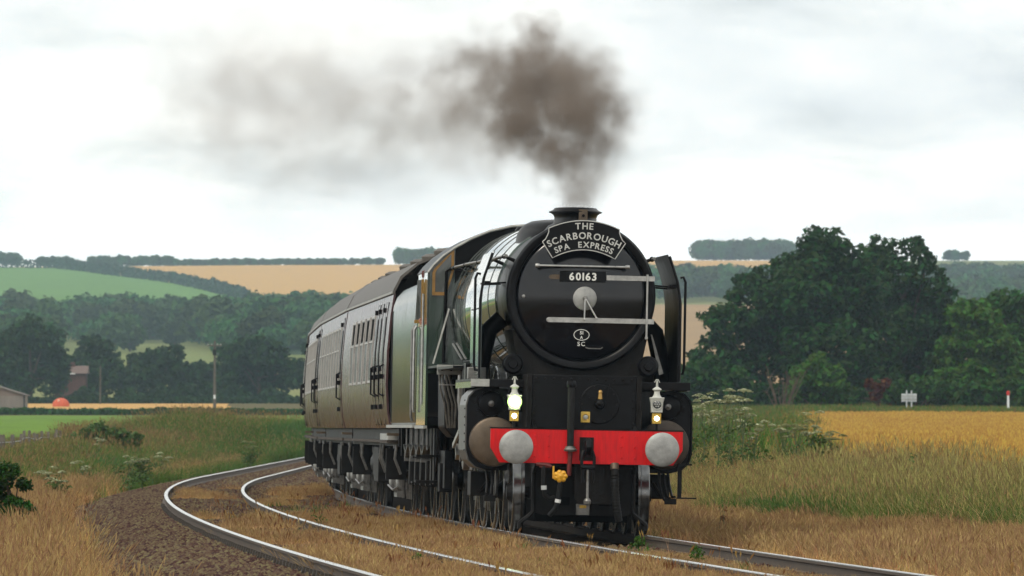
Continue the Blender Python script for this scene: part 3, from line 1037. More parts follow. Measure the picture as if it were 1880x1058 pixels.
    MB().cyl((0.795, 1.885, 2.38), (0.795, 1.885, 3.14), 0.013, n=10).lathe([(0, 2.345), (0.02, 2.36), (0.02, 2.385), (0, 2.40)], (0.795, 1.885, 0), 'z', 10).build('hinge_rod', 'bright_steel', dr)
    hr = MB().cyl((-0.555, 1.79, 3.222), (0.555, 1.79, 3.222), 0.015, n=10).build('door_handrail', 'bright_steel', dr)
    for x in (-0.545, 0.545):
        MB().lathe([(0.024, -0.026), (0.030, 0), (0.024, 0.026)], (x, 1.79, 3.222), 'x', 12).cyl((x, 1.79, 3.222), (x, 1.90, 3.222), 0.012, n=8).build('handrail_knob', 'bright_steel', hr)
    MB().lathe([(0.0, 1.765), (0.12, 1.772), (0.142, 1.782), (0.146, 1.81), (0.146, 1.83)], (0.035, 0, 2.835), 'y', 40).build('dart_plate', 'buffer_steel', dr)
    dn = MB().lathe([(0, 1.70), (0.022, 1.705), (0.030, 1.73), (0.030, 1.77)], (0.035, 0, 2.835), 'y', 14).build('dart_nut', 'oily_steel', dr)
    for ang, ln_ in ((R(-92), 0.255), (R(-60), 0.275)):
        MB().cyl((0.035, 1.715, 2.835), (0.035 + ln_ * math.cos(ang), 1.69, 2.835 + ln_ * math.sin(ang)), 0.014, 0.010, 10).lathe(
            [(0, -0.016), (0.014, -0.01), (0.016, 0), (0.014, 0.01), (0, 0.016)], (0.035 + ln_ * math.cos(ang), 1.69, 2.835 + ln_ * math.sin(ang)), 'y', 10).build('dart_handle', 'bright_steel', dn)
    npl = MB().box(-0.275, 0.285, door_u(0.2) - 0.02, door_u(0.2) + 0.01, 3.035, 3.165).build('number_plate', 'loco_black', dr, bevel=0.004)
    glyphs('60163', 0.128, 'letter_white', 'digit', npl, lambda a: ((0.005 + a, 3.055, door_u(0.2) - 0.021), 0.0), 0.004, 0.0035, 1.25)
    MB().lathe([(0, -0.03), (0.018, -0.028), (0.022, 0)], (-0.70, door_u(0.70), 2.85), 'y', 12).build('door_stud', 'bright_steel', dr)
    shp = MB().lathe([(0, -0.012), (0.092, -0.012), (0.094, 0.004)], (0.005, door_u(0.45), 2.395), 'y', 36, sx=1.0, sy=0.70).build('shed_plate', 'loco_black', dr)
    ring = MB()
    secs = []
    for k in range(41):
        t = 2 * PI * k / 40
        secs.append([((0.005 + (0.092 + d) * math.cos(t)), door_u(0.45) - q, 2.395 + (0.064 + d) * math.sin(t)) for d, q in ((-0.003, 0.012), (-0.003, 0.017), (0.004, 0.017), (0.004, 0.012))])
    ring.loft(secs, closed=True).build('plate_rim', 'letter_white', shp)
    u45 = door_u(0.45) - 0.014
    glyphs('51', 0.055, 'letter_white', 'letter', shp, lambda a: ((0.005 + a, 2.402, u45), 0.0), 0.003, 0.0012, 1.3)
    glyphs('A', 0.048, 'letter_white', 'letter', shp, lambda a: ((0.005 + a, 2.348, u45), 0.0), 0.003, 0.0012)
    glyphs('SC', 0.072, 'letter_white', 'letter', dr, lambda a: ((0.005 + a, 2.262, door_u(0.58) - 0.006), 0.0), 0.003, 0.0016, 1.6)
    MB().tube([(0.06, 1.86, 2.245), (0.09, 1.84, 2.232), (0.24, 1.84, 2.232), (0.265, 1.85, 2.25)], 0.008, 6).build('grab_hook', 'oily_steel', dr)
    # --- chimney: double, oval in plan
    def oval(r, z, k=0.62):
        pts = []
        for i in range(48):
            t = 2 * PI * i / 48
            pts.append((r * math.cos(t), 3.25 + (r + k * 0.5) * math.sin(t), z))
        return pts
    ch = MB()
    base = []
    for i in range(48):
        t = 2 * PI * i / 48
        x, y = 0.42 * math.cos(t), 3.25 + 0.72 * math.sin(t)
        base.append((x, y, BC + math.sqrt(0.875 ** 2 - x * x) - 0.01))
    ch.loft([base, oval(0.33, 3.74), oval(0.275, 3.765), oval(0.258, 3.80), oval(0.256, 3.84), oval(0.268, 3.872), oval(0.295, 3.893), oval(0.325, 3.903), oval(0.325, 3.912), oval(0.285, 3.928), oval(0.262, 3.945), oval(0.256, 3.957), oval(0.24, 3.957), oval(0.225, 3.80)], closed=True)
    chm = ch.build('chimney', 'loco_black', T)
    MB().box(0.0, 0.105, 2.62, 2.66, 3.78, 3.93).build('lamp_bracket', 'cover_bronze', chm)
    MB().lathe([(0.0, -0.02), (0.018, -0.02), (0.02, 0.0)], (0.055, 2.62, 3.855), 'y', 10).build('bracket_bolt', 'loco_black', chm)
    # --- boiler, bands, firebox
    bsec = [(0.872, 4.352, 2.87), (0.89, 4.37, 2.87), (0.94, 5.0, 2.85), (1.03, 6.2, 2.80), (1.085, 7.2, 2.765), (1.10, 8.2, 2.755), (1.10, 11.18, 2.755)]

    def bring(r, u, zc_, n=72):
        return [(r * math.cos(2 * PI * i / n), u, zc_ + r * math.sin(2 * PI * i / n)) for i in range(n)]

    def bat(u):
        q = [b[1] for b in bsec]
        return float(np.interp(u, q, [b[0] for b in bsec])), float(np.interp(u, q, [b[2] for b in bsec]))
    boil = MB().loft([bring(r, u, z) for r, u, z in bsec], closed=True).build('boiler', 'clad_green', T)
    MB().loft([[(wb, u, 1.75), (1.08, u, 2.5), (1.08, u, 2.8), (-1.08, u, 2.8), (-1.08, u, 2.5), (-wb, u, 1.75)] for u, wb in ((9.0, 0.92), (11.17, 0.98))], closed=True, caps=True).build('firebox', 'loco_green', T)
    for u in (4.41, 5.1, 5.9, 6.7, 7.6, 8.5, 9.5, 10.5):
        sec = []
        for du, dr in ((-0.022, 0.0005), (-0.020, 0.006), (0.020, 0.006), (0.022, 0.0005)):
            r, z = bat(u + du)
            sec.append(bring(r + dr, u + du, z))
        MB().loft(sec, closed=True).build('boiler_band', 'band_dark', boil)
    # --- dome
    dm = MB()
    secs = []
    for z, rx, ry in ((3.45, 0.64, 1.02), (3.66, 0.605, 0.98), (3.73, 0.57, 0.94), (3.79, 0.51, 0.86), (3.83, 0.42, 0.74), (3.846, 0.30, 0.55), (3.852, 0.05, 0.1)):
        secs.append([(rx * math.cos(2 * PI * i / 40), 5.0 + ry * math.sin(2 * PI * i / 40), z) for i in range(40)])
    dm.loft(secs, closed=True, caps=True).build('dome', 'loco_black', T)
    MB().lathe([(0.10, 3.70), (0.10, 3.82), (0.07, 3.86), (0, 3.87)], (-0.25, 9.6, 0), 'z', 16).build('safety_valve', 'loco_black', T)
    # --- boiler handrails
    for e in (-1, 1):
        pts = [(e * 0.90, 2.2, 3.34), (e * 0.92, 4.3, 3.34), (e * 1.03, 8.0, 3.34), (e * 1.07, 11.1, 3.34)]
        hr = MB().tube(pts, 0.020, 8).build('boiler_handrail', 'oily_steel', T)
        for u, x in ((2.6, 0.90), (4.6, 0.93), (6.6, 0.985), (8.6, 1.035), (10.6, 1.06)):
            MB().cyl((e * x, u, 3.34), (e * (x - 0.20), u, 3.26), 0.018, 0.026, 8).lathe([(0.02, u - 0.03), (0.033, u), (0.02, u + 0.03)], (e * x, 0, 3.34), 'y', 10).build('handrail_pillar', 'loco_black', hr)
    # --- smoke deflectors
    for e in (-1, 1):
        sec = [(1.205, 1.84), (1.205, 2.78), (1.195, 2.92), (1.165, 3.08), (1.12, 3.22), (1.055, 3.39)]
        d = MB()
        ob = []
        for u, k in ((2.0, 0), (2.03, 0), (4.15, 0), (4.18, 0)):
            ob.append([(e * x, u + 0.05 * (z - 1.84), z) for x, z in sec] + [(e * (x - 0.012), u + 0.05 * (z - 1.84), z) for x, z in sec[::-1]])
        d.loft(ob, closed=True, caps=True)
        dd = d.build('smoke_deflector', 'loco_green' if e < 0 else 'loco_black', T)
        MB().tube([(e * 1.075, 2.08, 3.37), (e * 1.18, 2.06, 3.05), (e * 1.215, 2.05, 2.8), (e * 1.215, 2.0, 1.85)], 0.016, 8).build('deflector_beading', 'loco_black', dd)
        MB().tube([(e * 1.21, 2.10, 3.11), (e * 1.25, 2.10, 3.12), (e * 1.275, 2.10, 3.06), (e * 1.275, 2.10, 2.02), (e * 1.26, 2.10, 1.95), (e * 1.21, 2.10, 1.95)], 0.017, 8).build('deflector_handrail', 'loco_black', dd)
        MB().bar((e * 0.88, 2.5, 3.02), (e * 1.19, 2.5, 3.0), 0.05, 0.02).build('deflector_stay', 'loco_black', dd)
        MB().bar((e * 0.88, 3.6, 3.02), (e * 1.19, 3.6, 3.0), 0.05, 0.02).build('deflector_stay', 'loco_black', dd)
        if e > 0:
            MB().prism([(e * 0.87, 2.42), (e * 0.885, 2.42), (e * 1.03, 1.95), (e * 0.98, 1.93)], 2.15, 2.19, 'xz').build('deflector_bracket', 'oily_steel', dd)
        MB().box(min(e * 1.09, e * 1.165), max(e * 1.09, e * 1.165), 2.2, 2.6, 2.985, 3.03).build('deflector_step', 'loco_black', dd)
        rv = MB()
        for k in range(8):
            rv.lathe([(0.012, 0), (0.010, e * 0.008), (0, e * 0.009)], (e * 1.206, 2.25 + 0.24 * k, 2.70), 'x', 6)
            rv.lathe([(0.012, 0), (0.010, e * 0.008), (0, e * 0.009)], (e * 1.206, 2.25 + 0.24 * k, 1.90), 'x', 6)
        rv.build('rivets', 'loco_green', dd)
    for e in (-1, 1):
        MB().tube([(e * 0.86, 3.5, 2.6), (e * 1.02, 3.5, 2.45), (e * 1.10, 3.5, 2.1), (e * 1.12, 3.5, 1.84)], 0.11, 14).build('steam_pipe', 'loco_black', T)
    for k in range(2):
        MB().bar((-1.06, 7.6 + 0.9 * k, 2.12), (-1.16, 8.1 + 0.9 * k, 2.33), 0.02, 0.015).build('plate_stay', 'oily_steel', T)
    MB().bar((-1.13, 10.6, 2.80), (-1.335, 10.4, 2.08), 0.012, 0.022, (1, 0, 0)).build('sloping_rail', 'pale_strip', T)
    for k in range(3):
        MB().tube([(-0.95 - 0.02 * k, 4.5, 2.12 - 0.06 * k), (-1.0, 6.5, 2.10 - 0.05 * k), (-1.03, 8.8, 2.10 - 0.05 * k)], 0.014, 6).build('side_pipe', 'loco_black', T)
    # fittings on the running plate
    MB().box(-1.25, -1.02, 4.3, 4.75, 1.845, 2.05).cyl((-1.13, 4.5, 2.05), (-1.13, 4.5, 2.12), 0.04, n=10).build('oil_lubricator', 'loco_black', T, bevel=0.006)
    MB().box(-1.28, -1.06, 3.2, 3.5, 1.845, 1.99).build('oil_box', 'oily_steel', T, bevel=0.006)
    # --- cab
    cab = MB()
    rf = [(-1.37, 3.28), (-1.30, 3.38), (-1.18, 3.50), (-1.02, 3.615), (-0.82, 3.73), (-0.58, 3.835), (-0.30, 3.905), (0, 3.93)]
    rf = rf + [(-x, z) for x, z in rf[-2::-1]]
    fp = [(-1.37, 1.95)] + rf + [(1.37, 1.95)]
    fpl = MB().prism([(x, z) for x, z in fp], 11.2, 11.22, 'xz').build('cab_front', 'loco_black', T)  # black here puts the shadow above the boiler into the plate's colour
    for e in (-1, 1):
        MB().prism([(e * x, z) for x, z in ((1.365, 1.96), (1.365, 3.27), (1.30, 3.37), (1.18, 3.49), (1.03, 3.60), (1.03, 1.96))], 11.195, 11.199, 'xz').build('front_panel', 'loco_green', fpl)
    rt = MB()
    secs = []
    for u in (11.17, 13.9):
        secs.append([(x * 1.012, u, z + 0.012) for x, z in rf] + [(x * 1.0, u, z - 0.02) for x, z in rf[::-1]])
    rt.loft(secs, closed=True, caps=True).build('cab_roof', 'loco_black', T)
    MB().tube([(x * 1.008, 11.155, z - 0.002) for x, z in rf], 0.018, 6).build('roof_beading', 'pale_strip', T)
    for e in (-1, 1):
        a, b = min(e * 1.355, e * 1.385), max(e * 1.355, e * 1.385)
        sd_ = MB().box(a, b, 11.22, 13.55, 1.28, 2.62).box(a, b, 11.22, 11.95, 2.62, 3.28).box(a, b, 13.15, 13.55, 2.62, 3.28).box(a, b, 11.95, 13.15, 3.14, 3.28)
        side = sd_.build('cab_side', 'loco_green', T)
        MB().box(min(e * 1.386, e * 1.40), max(e * 1.386, e * 1.40), 11.92, 11.97, 2.6, 3.16).box(min(e * 1.386, e * 1.40), max(e * 1.386, e * 1.40), 11.97, 13.15, 2.585, 2.625).build('window_surround', 'brass', side)
        ws = MB().prism([(e * 1.388, 2.63), (e * 1.60, 2.63), (e * 1.585, 2.67), (e * 1.475, 2.67), (e * 1.455, 3.14), (e * 1.43, 3.20), (e * 1.388, 3.20)] if 0 else [(e * 1.39, 2.62), (e * 1.51, 2.62), (e * 1.51, 2.665), (e * 1.425, 2.665), (e * 1.425, 3.20), (e * 1.39, 3.20)], 12.0, 12.03, 'xz').build('draught_screen', 'brass', side)
        MB().prism([(e * 1.426, 2.666), (e * 1.50, 2.666), (e * 1.475, 3.19), (e * 1.426, 3.19)], 12.01, 12.018, 'xz').build('screen_glass', 'cab_glass', ws)
        MB().tube([(e * 1.43, 11.32, 1.55), (e * 1.43, 11.32, 3.0)], 0.016, 8).build('cab_handrail', 'bright_steel', side)
        MB().tube([(e * 1.42, 13.5, 1.45), (e * 1.43, 13.5, 1.5), (e * 1.43, 13.5, 2.55), (e * 1.40, 13.5, 2.6)], 0.018, 8).build('cab_handrail', 'bright_steel', side)
        MB().box(a - 0.02 if e < 0 else a, b + 0.02 if e > 0 else b, 11.22, 13.55, 1.235, 1.275).build('cab_footing', 'pale_strip', side)
        st = MB().box(min(e * 1.10, e * 1.40), max(e * 1.10, e * 1.40), 13.0, 13.45, 0.52, 0.55).box(min(e * 1.10, e * 1.40), max(e * 1.10, e * 1.40), 13.0, 13.45, 0.86, 0.89)
        st.box(min(e * 1.14, e * 1.16), max(e * 1.14, e * 1.16), 13.05, 13.40, 0.5, 1.24)
        st.build('cab_step', 'frame_black', T)
        # spectacle window
        wp = [(1.325, 2.98), (1.145, 2.98), (1.045, 3.30), (1.045, 3.57), (1.06, 3.575), (1.30, 3.33), (1.325, 3.28)]
        cx, cz = 1.18, 3.24
        fo = [(e * x, z) for x, z in wp]
        fi = [(e * (cx + (x - cx) * 0.74), cz + (z - cz) * 0.83) for x, z in wp]
        m_ = MB()
        nwp = len(fo)
        vs = [(x, 11.16, z) for x, z in fo] + [(x, 11.16, z) for x, z in fi] + [(x, 11.194, z) for x, z in fo] + [(x, 11.194, z) for x, z in fi]
        fs = []
        for i in range(nwp):
            j = (i + 1) % nwp
            fs += [(i, j, nwp + j, nwp + i), (2 * nwp + i, 2 * nwp + j, j, i), (nwp + i, nwp + j, 3 * nwp + j, 3 * nwp + i)]
        wf = m_.add(vs, fs).build('cab_window', 'window_tan', fpl)
        MB().prism(fi, 11.175, 11.185, 'xz').build('pane', 'cab_glass', wf)
        rv = MB()
        for k in range(9):
            rv.lathe([(0.014, 0), (0.011, -0.01), (0, -0.012)], (e * 1.12, 11.194, 2.15 + 0.085 * k), 'y', 6)
        rv.build('rivets', 'loco_green', fpl)
        MB().tube([(e * 1.06, 11.1, 3.34), (e * 1.14, 11.15, 3.3), (e * 1.16, 11.17, 2.1)], 0.024, 6).build('firebox_pipe', 'loco_black', T)
    MB().box(-1.354, 1.354, 11.23, 13.6, 1.40, 1.45).build('cab_floor', 'frame_black', T)
    MB().box(-1.0, 1.0, 11.23, 11.6, 1.5, 3.3).build('backhead', 'frame_black', T)
    # ashpan, injector below the cab front
    MB().prism([(-1.18, 1.98), (-1.0, 1.98), (-0.9, 1.15), (-1.12, 1.12), (-1.24, 1.25), (-1.25, 1.85)], 9.2, 10.7, 'xz').build('ashpan', 'frame_black', T, bevel=0.03)
    ij = MB()
    for k in range(4):
        ij.tube([(-1.33 + 0.04 * k, 8.94, 1.94), (-1.31 + 0.05 * k, 8.95, 1.75), (-1.25 + 0.05 * k, 9.0, 1.55), (-1.2 + 0.03 * k, 9.1, 1.25)], 0.014 + 0.004 * (k % 2), 7)
    ij.build('injector_pipes', 'oily_steel', T)
    MB().bar((-1.33, 8.93, 1.80), (-1.05, 8.93, 1.80), 0.02, 0.015).build('plate_bracket', 'bright_steel', T)
    MB().tube([(-1.06, 8.92, 1.93), (-1.07, 8.91, 1.6), (-1.03, 8.9, 1.35), (-1.0, 8.9, 1.2)], 0.03, 8).build('injector_pipe', 'bright_steel', T)
    # --- driving, trailing wheels
    for k, u in enumerate((5.28, 7.49, 9.70)):
        for e in (-1, 1):
            wheel(T, e * 0.755, u, 1.015, 16, e, e < 0, 0.1 + 0.13 * k)
        MB().cyl((-0.7, u, 1.015), (0.7, u, 1.015), 0.1, n=14).build('axle', 'frame_black', T)
        MB().prism([(u - 0.18, 1.30), (u + 0.18, 1.30), (u + 0.14, 1.40), (u - 0.14, 1.40)], -0.64, -0.62, 'yz').build('spring_hanger', 'frame_black', T)
    for e in (-1, 1):
        wheel(T, e * 0.755, 12.55, 0.56, 10, e, e < 0, 0.3)
    MB().box(-1.08, -0.98, 11.9, 13.2, 0.45, 0.95).box(-1.12, -0.95, 12.35, 12.75, 0.40, 0.78).build('trailing_frame', 'frame_black', T, bevel=0.01)
    # --- motion (left side in the picture, and its twin)
    for e in (-1, 1):
        x0 = e * 1.05
        crank = (5.28 + 0.0, 0)
        ca, cr = R(205), 0.33
        pins = [(u + cr * math.cos(ca), 1.015 + cr * math.sin(ca)) for u in (5.28, 7.49, 9.70)]
        cr_ = MB()
        for (a, za), (b, zb) in zip(pins[:-1], pins[1:]):
            cr_.bar((e * 0.94, a, za), (e * 0.94, b, zb), 0.055, 0.11)
        cr_.build('coupling_rod', 'bright_steel', T, bevel=0.008)
        bs = MB()
        for a, za in pins:
            bs.lathe([(0.12, -0.05), (0.13, -0.04), (0.13, 0.04), (0.12, 0.05)], (e * 0.94, a, za), 'x', 20)
            bs.lathe([(0.0, -0.08), (0.06, -0.08), (0.06, 0.08), (0.0, 0.08)], (e * 0.94, a, za), 'x', 14)
        bs.build('rod_bearing', 'oily_steel', T)
        xh = (4.15, 1.085)
        MB().bar((e * 1.05, xh[0], xh[1]), (e * 1.05, pins[1][0], pins[1][1]), 0.06, 0.13).build('connecting_rod', 'bright_steel', T, bevel=0.01)
        MB().lathe([(0.15, -0.055), (0.16, -0.045), (0.16, 0.045), (0.15, 0.055)], (e * 1.05, pins[1][0], pins[1][1]), 'x', 20).build('big_end', 'oily_steel', T)
        MB().box(e * 1.05 - 0.10, e * 1.05 + 0.10, 3.95, 4.38, 1.0, 1.32).build('crosshead', 'cover_bronze', T, bevel=0.015)
        MB().cyl((e * 1.05, 3.2, 1.085), (e * 1.05, 4.0, 1.085), 0.045, n=14).build('piston_rod', 'bright_steel', T)
        MB().box(e * 1.05 - 0.06, e * 1.05 + 0.06, 3.28, 5.1, 1.33, 1.40).build('slide_bar', 'bright_steel', T, bevel=0.006)
        MB().box(e * 1.14 - 0.02, e * 1.14 + 0.02, 3.28, 5.0, 1.20, 1.25).build('slide_bar', 'bright_steel', T, bevel=0.006)
        MB().prism([(5.02, 0.95), (5.14, 0.95), (5.2, 1.84), (4.98, 1.84)], e * 0.80, e * 1.22, 'yz').build('motion_bracket', 'frame_black', T)
        MB().bar((e * 1.18, 4.2, 1.28), (e * 1.18, 3.98, 0.72), 0.03, 0.06).bar((e * 1.18, 3.98, 0.74), (e * 1.15, 4.2, 0.92), 0.03, 0.05).build('union_link', 'oily_steel', T)
        MB().bar((e * 1.20, 4.02, 0.78), (e * 1.20, 3.72, 1.62), 0.03, 0.07).build('combination_lever', 'bright_steel', T)
        MB().bar((e * 1.20, 3.74, 1.58), (e * 1.20, 6.05, 1.50), 0.03, 0.06).build('radius_rod', 'bright_steel', T)
        lk = MB()
        pts = [(e * 1.20, 6.05 + 0.10 * math.cos(t) - 0.1, 1.50 + 0.32 * math.sin(t)) for t in np.linspace(-1.2, 1.2, 9)]
        lk.tube(pts, 0.035, 8).build('expansion_link', 'oily_steel', T)
        MB().bar((e * 1.22, 6.0, 1.2), (e * 1.22, 7.3, 1.02), 0.03, 0.06).build('eccentric_rod', 'bright_steel', T)
        MB().bar((e * 1.17, pins[1][0], pins[1][1]), (e * 1.17, 7.3, 1.02), 0.05, 0.10).build('return_crank', 'bright_steel', T)
        MB().box(e * 1.05 - 0.17, e * 1.05 + 0.17, 5.4, 5.6, 1.55, 1.98).build('motion_girder', 'frame_black', T)
        for u in (4.2, 6.35, 8.55):
            MB().prism([(u, 1.35), (u + 0.16, 1.30), (u + 0.19, 0.95), (u + 0.10, 0.6), (u + 0.02, 0.62), (u + 0.06, 0.95)], e * 0.70, e * 0.81, 'yz').build('brake_block', 'frame_black', T)
        MB().tube([(e * 1.0, 3.2, 0.62), (e * 1.1, 3.3, 0.48), (e * 1.12, 3.6, 0.44)], 0.022, 7).build('sand_pipe', 'frame_black', T)
        for u in (4.05, 6.3, 8.5):
            MB().tube([(e * 0.90, u - 0.3, 1.7), (e * 0.88, u, 0.9), (e * 0.80, u + 0.22, 0.22)], 0.018, 6).build('sand_pipe', 'oily_steel', T)
        MB().box(e * 1.08 - 0.14, e * 1.08 + 0.14, 3.30, 3.95, 0.42, 0.72).build('mechanical_box', 'frame_black', T, bevel=0.01)


build_loco(loco)


# --- headboard and the two head lamps hang on the locomotive but lift off it
def on_loco(name, label, cat, v, u, z):
    e = thing(name, label, cat)
    M = Matrix.Translation(loco.location) @ loco.rotation_euler.to_matrix().to_4x4()
    p = M @ Vector((v, u, z))
    e.location = p
    e.rotation_euler = loco.rotation_euler
    return e


def build_headboard():
    zc_ = 3.50
    T = on_loco('headboard', 'black arched train headboard with silver lettering on top of smokebox door', 'headboard', 0.0, 1.62, zc_)
    def arc(p, m, q, n=14):
        (x0, z0), (x1, z1), (x2, z2) = p, m, q
        return [((1 - t) ** 2 * x0 + 2 * t * (1 - t) * (2 * x1 - (x0 + x2) / 2) + t * t * x2, (1 - t) ** 2 * z0 + 2 * t * (1 - t) * (2 * z1 - (z0 + z2) / 2) + t * t * z2) for t in np.linspace(0, 1, n)]
    out_ = [(-0.502, 3.506), (-0.465, 3.54), (-0.443, 3.585), (-0.428, 3.625)]
    out_ += arc((-0.427, 3.672), (0.0, 3.770), (0.427, 3.672))
    out_ += [(0.428, 3.625), (0.443, 3.585), (0.465, 3.54), (0.502, 3.506)]
    out_ += arc((0.378, 3.314), (0.0, 3.418), (-0.378, 3.314))
    out_ = [(x, z - zc_) for x, z in out_]
    bd = MB().prism(out_, 0.0, 0.016, 'xz').build('board', 'loco_black', T)
    bd['label'] = 'black arched board'
    rim = MB()
    rim.tube([(x, 0.0, z) for x, z in out_] + [(out_[0][0], 0.0, out_[0][1])], 0.0060, 6).build('board_rim', 'letter_silver', T)
    MB().box(-0.04, 0.04, 0.017, 0.12, 0.0, 0.14).box(-0.30, -0.26, 0.017, 0.17, -0.02, 0.05).box(0.26, 0.30, 0.017, 0.17, -0.02, 0.05).build('bracket', 'frame_black', T)
    # lettering follows the arch
    def arcplace(rad, top):
        def f(a):
            t = a / rad
            return ((rad * math.sin(t), top - rad * (1 - math.cos(t)), -0.001), -t)
        return f
    glyphs('THE', 0.108, 'letter_silver', 'letter', T, arcplace(1.3, 3.668 - zc_), 0.005, 0.0022, 1.5)
    glyphs('SCARBOROUGH', 0.112, 'letter_silver', 'letter', T, arcplace(0.86, 3.552 - zc_), 0.005, 0.0022, 0.85)
    glyphs('SPA   EXPRESS', 0.100, 'letter_silver', 'letter', T, arcplace(0.78, 3.447 - zc_), 0.005, 0.0022, 0.85)


build_headboard()


def build_lamp(v, lit, label):
    T = on_loco('head_lamp', label, 'lamp', v, 0.63, 1.470)
    body = MB()
    secs = []
    for z, hw in ((0.0, 0.068), (0.02, 0.066), (0.12, 0.073), (0.17, 0.085), (0.182, 0.088)):
        secs.append([(-hw, -hw, z), (hw, -hw, z), (hw, hw, z), (-hw, hw, z)])
    body.loft(secs, closed=True, caps=True)
    b = body.build('lamp_body', 'lamp_white', T, bevel=0.008)
    MB().lathe([(0.062, 0.180), (0.045, 0.20), (0.036, 0.22), (0.034, 0.255), (0.044, 0.262), (0.056, 0.275), (0.050, 0.285), (0.028, 0.30), (0.014, 0.31), (0.012, 0.36), (0.008, 0.385), (0, 0.39)], (0, 0, 0), 'z', 20).build('lamp_chimney', 'lamp_white', T)
    MB().tube([(-0.03, 0.0, 0.36), (-0.012, 0, 0.395), (0.012, 0, 0.395), (0.03, 0, 0.36)], 0.006, 6).build('lamp_handle', 'lamp_white', T)
    MB().lathe([(0.052, -0.074), (0.060, -0.082), (0.062, -0.066)], (0, 0, 0.098), 'y', 28, caps=False).build('lens_ring', 'lamp_white', T)
    ln_ = MB()
    if lit:
        ln_.lathe([(0, -0.135), (0.03, -0.130), (0.052, -0.115), (0.058, -0.098)], (0, 0, 0.098), 'y', 28).build('lens', 'lit_lens', T)
        MB().lathe([(0.058, -0.100), (0.072, -0.096), (0.084, -0.082), (0.086, -0.070)], (0, 0, 0.098), 'y', 28, caps=False).build('halo_ring', 'halo_glow', T)  # added glowing ring that imitates the lamp's green halo
    else:
        ln_.lathe([(0, -0.084), (0.025, -0.082), (0.045, -0.076), (0.054, -0.068)], (0, 0, 0.098), 'y', 28).build('lens', 'lens_dark', T)
        gr = MB()
        for k in range(6):
            a = 2 * PI * k / 6
            gr.lathe([(0.0, -0.09), (0.009, -0.088), (0.011, -0.08)], (0.027 * math.cos(a), 0, 0.098 + 0.027 * math.sin(a)), 'y', 10)
        gr.lathe([(0.0, -0.092), (0.009, -0.09), (0.011, -0.08)], (0, 0, 0.098), 'y', 10)
        gr.build('lamp_diodes', 'pale_strip', T)
    return T


build_lamp(-0.865, True, 'brightly lit white head lamp above the left buffer')
build_lamp(0.84, False, 'unlit white head lamp with dark round lens above the right buffer')


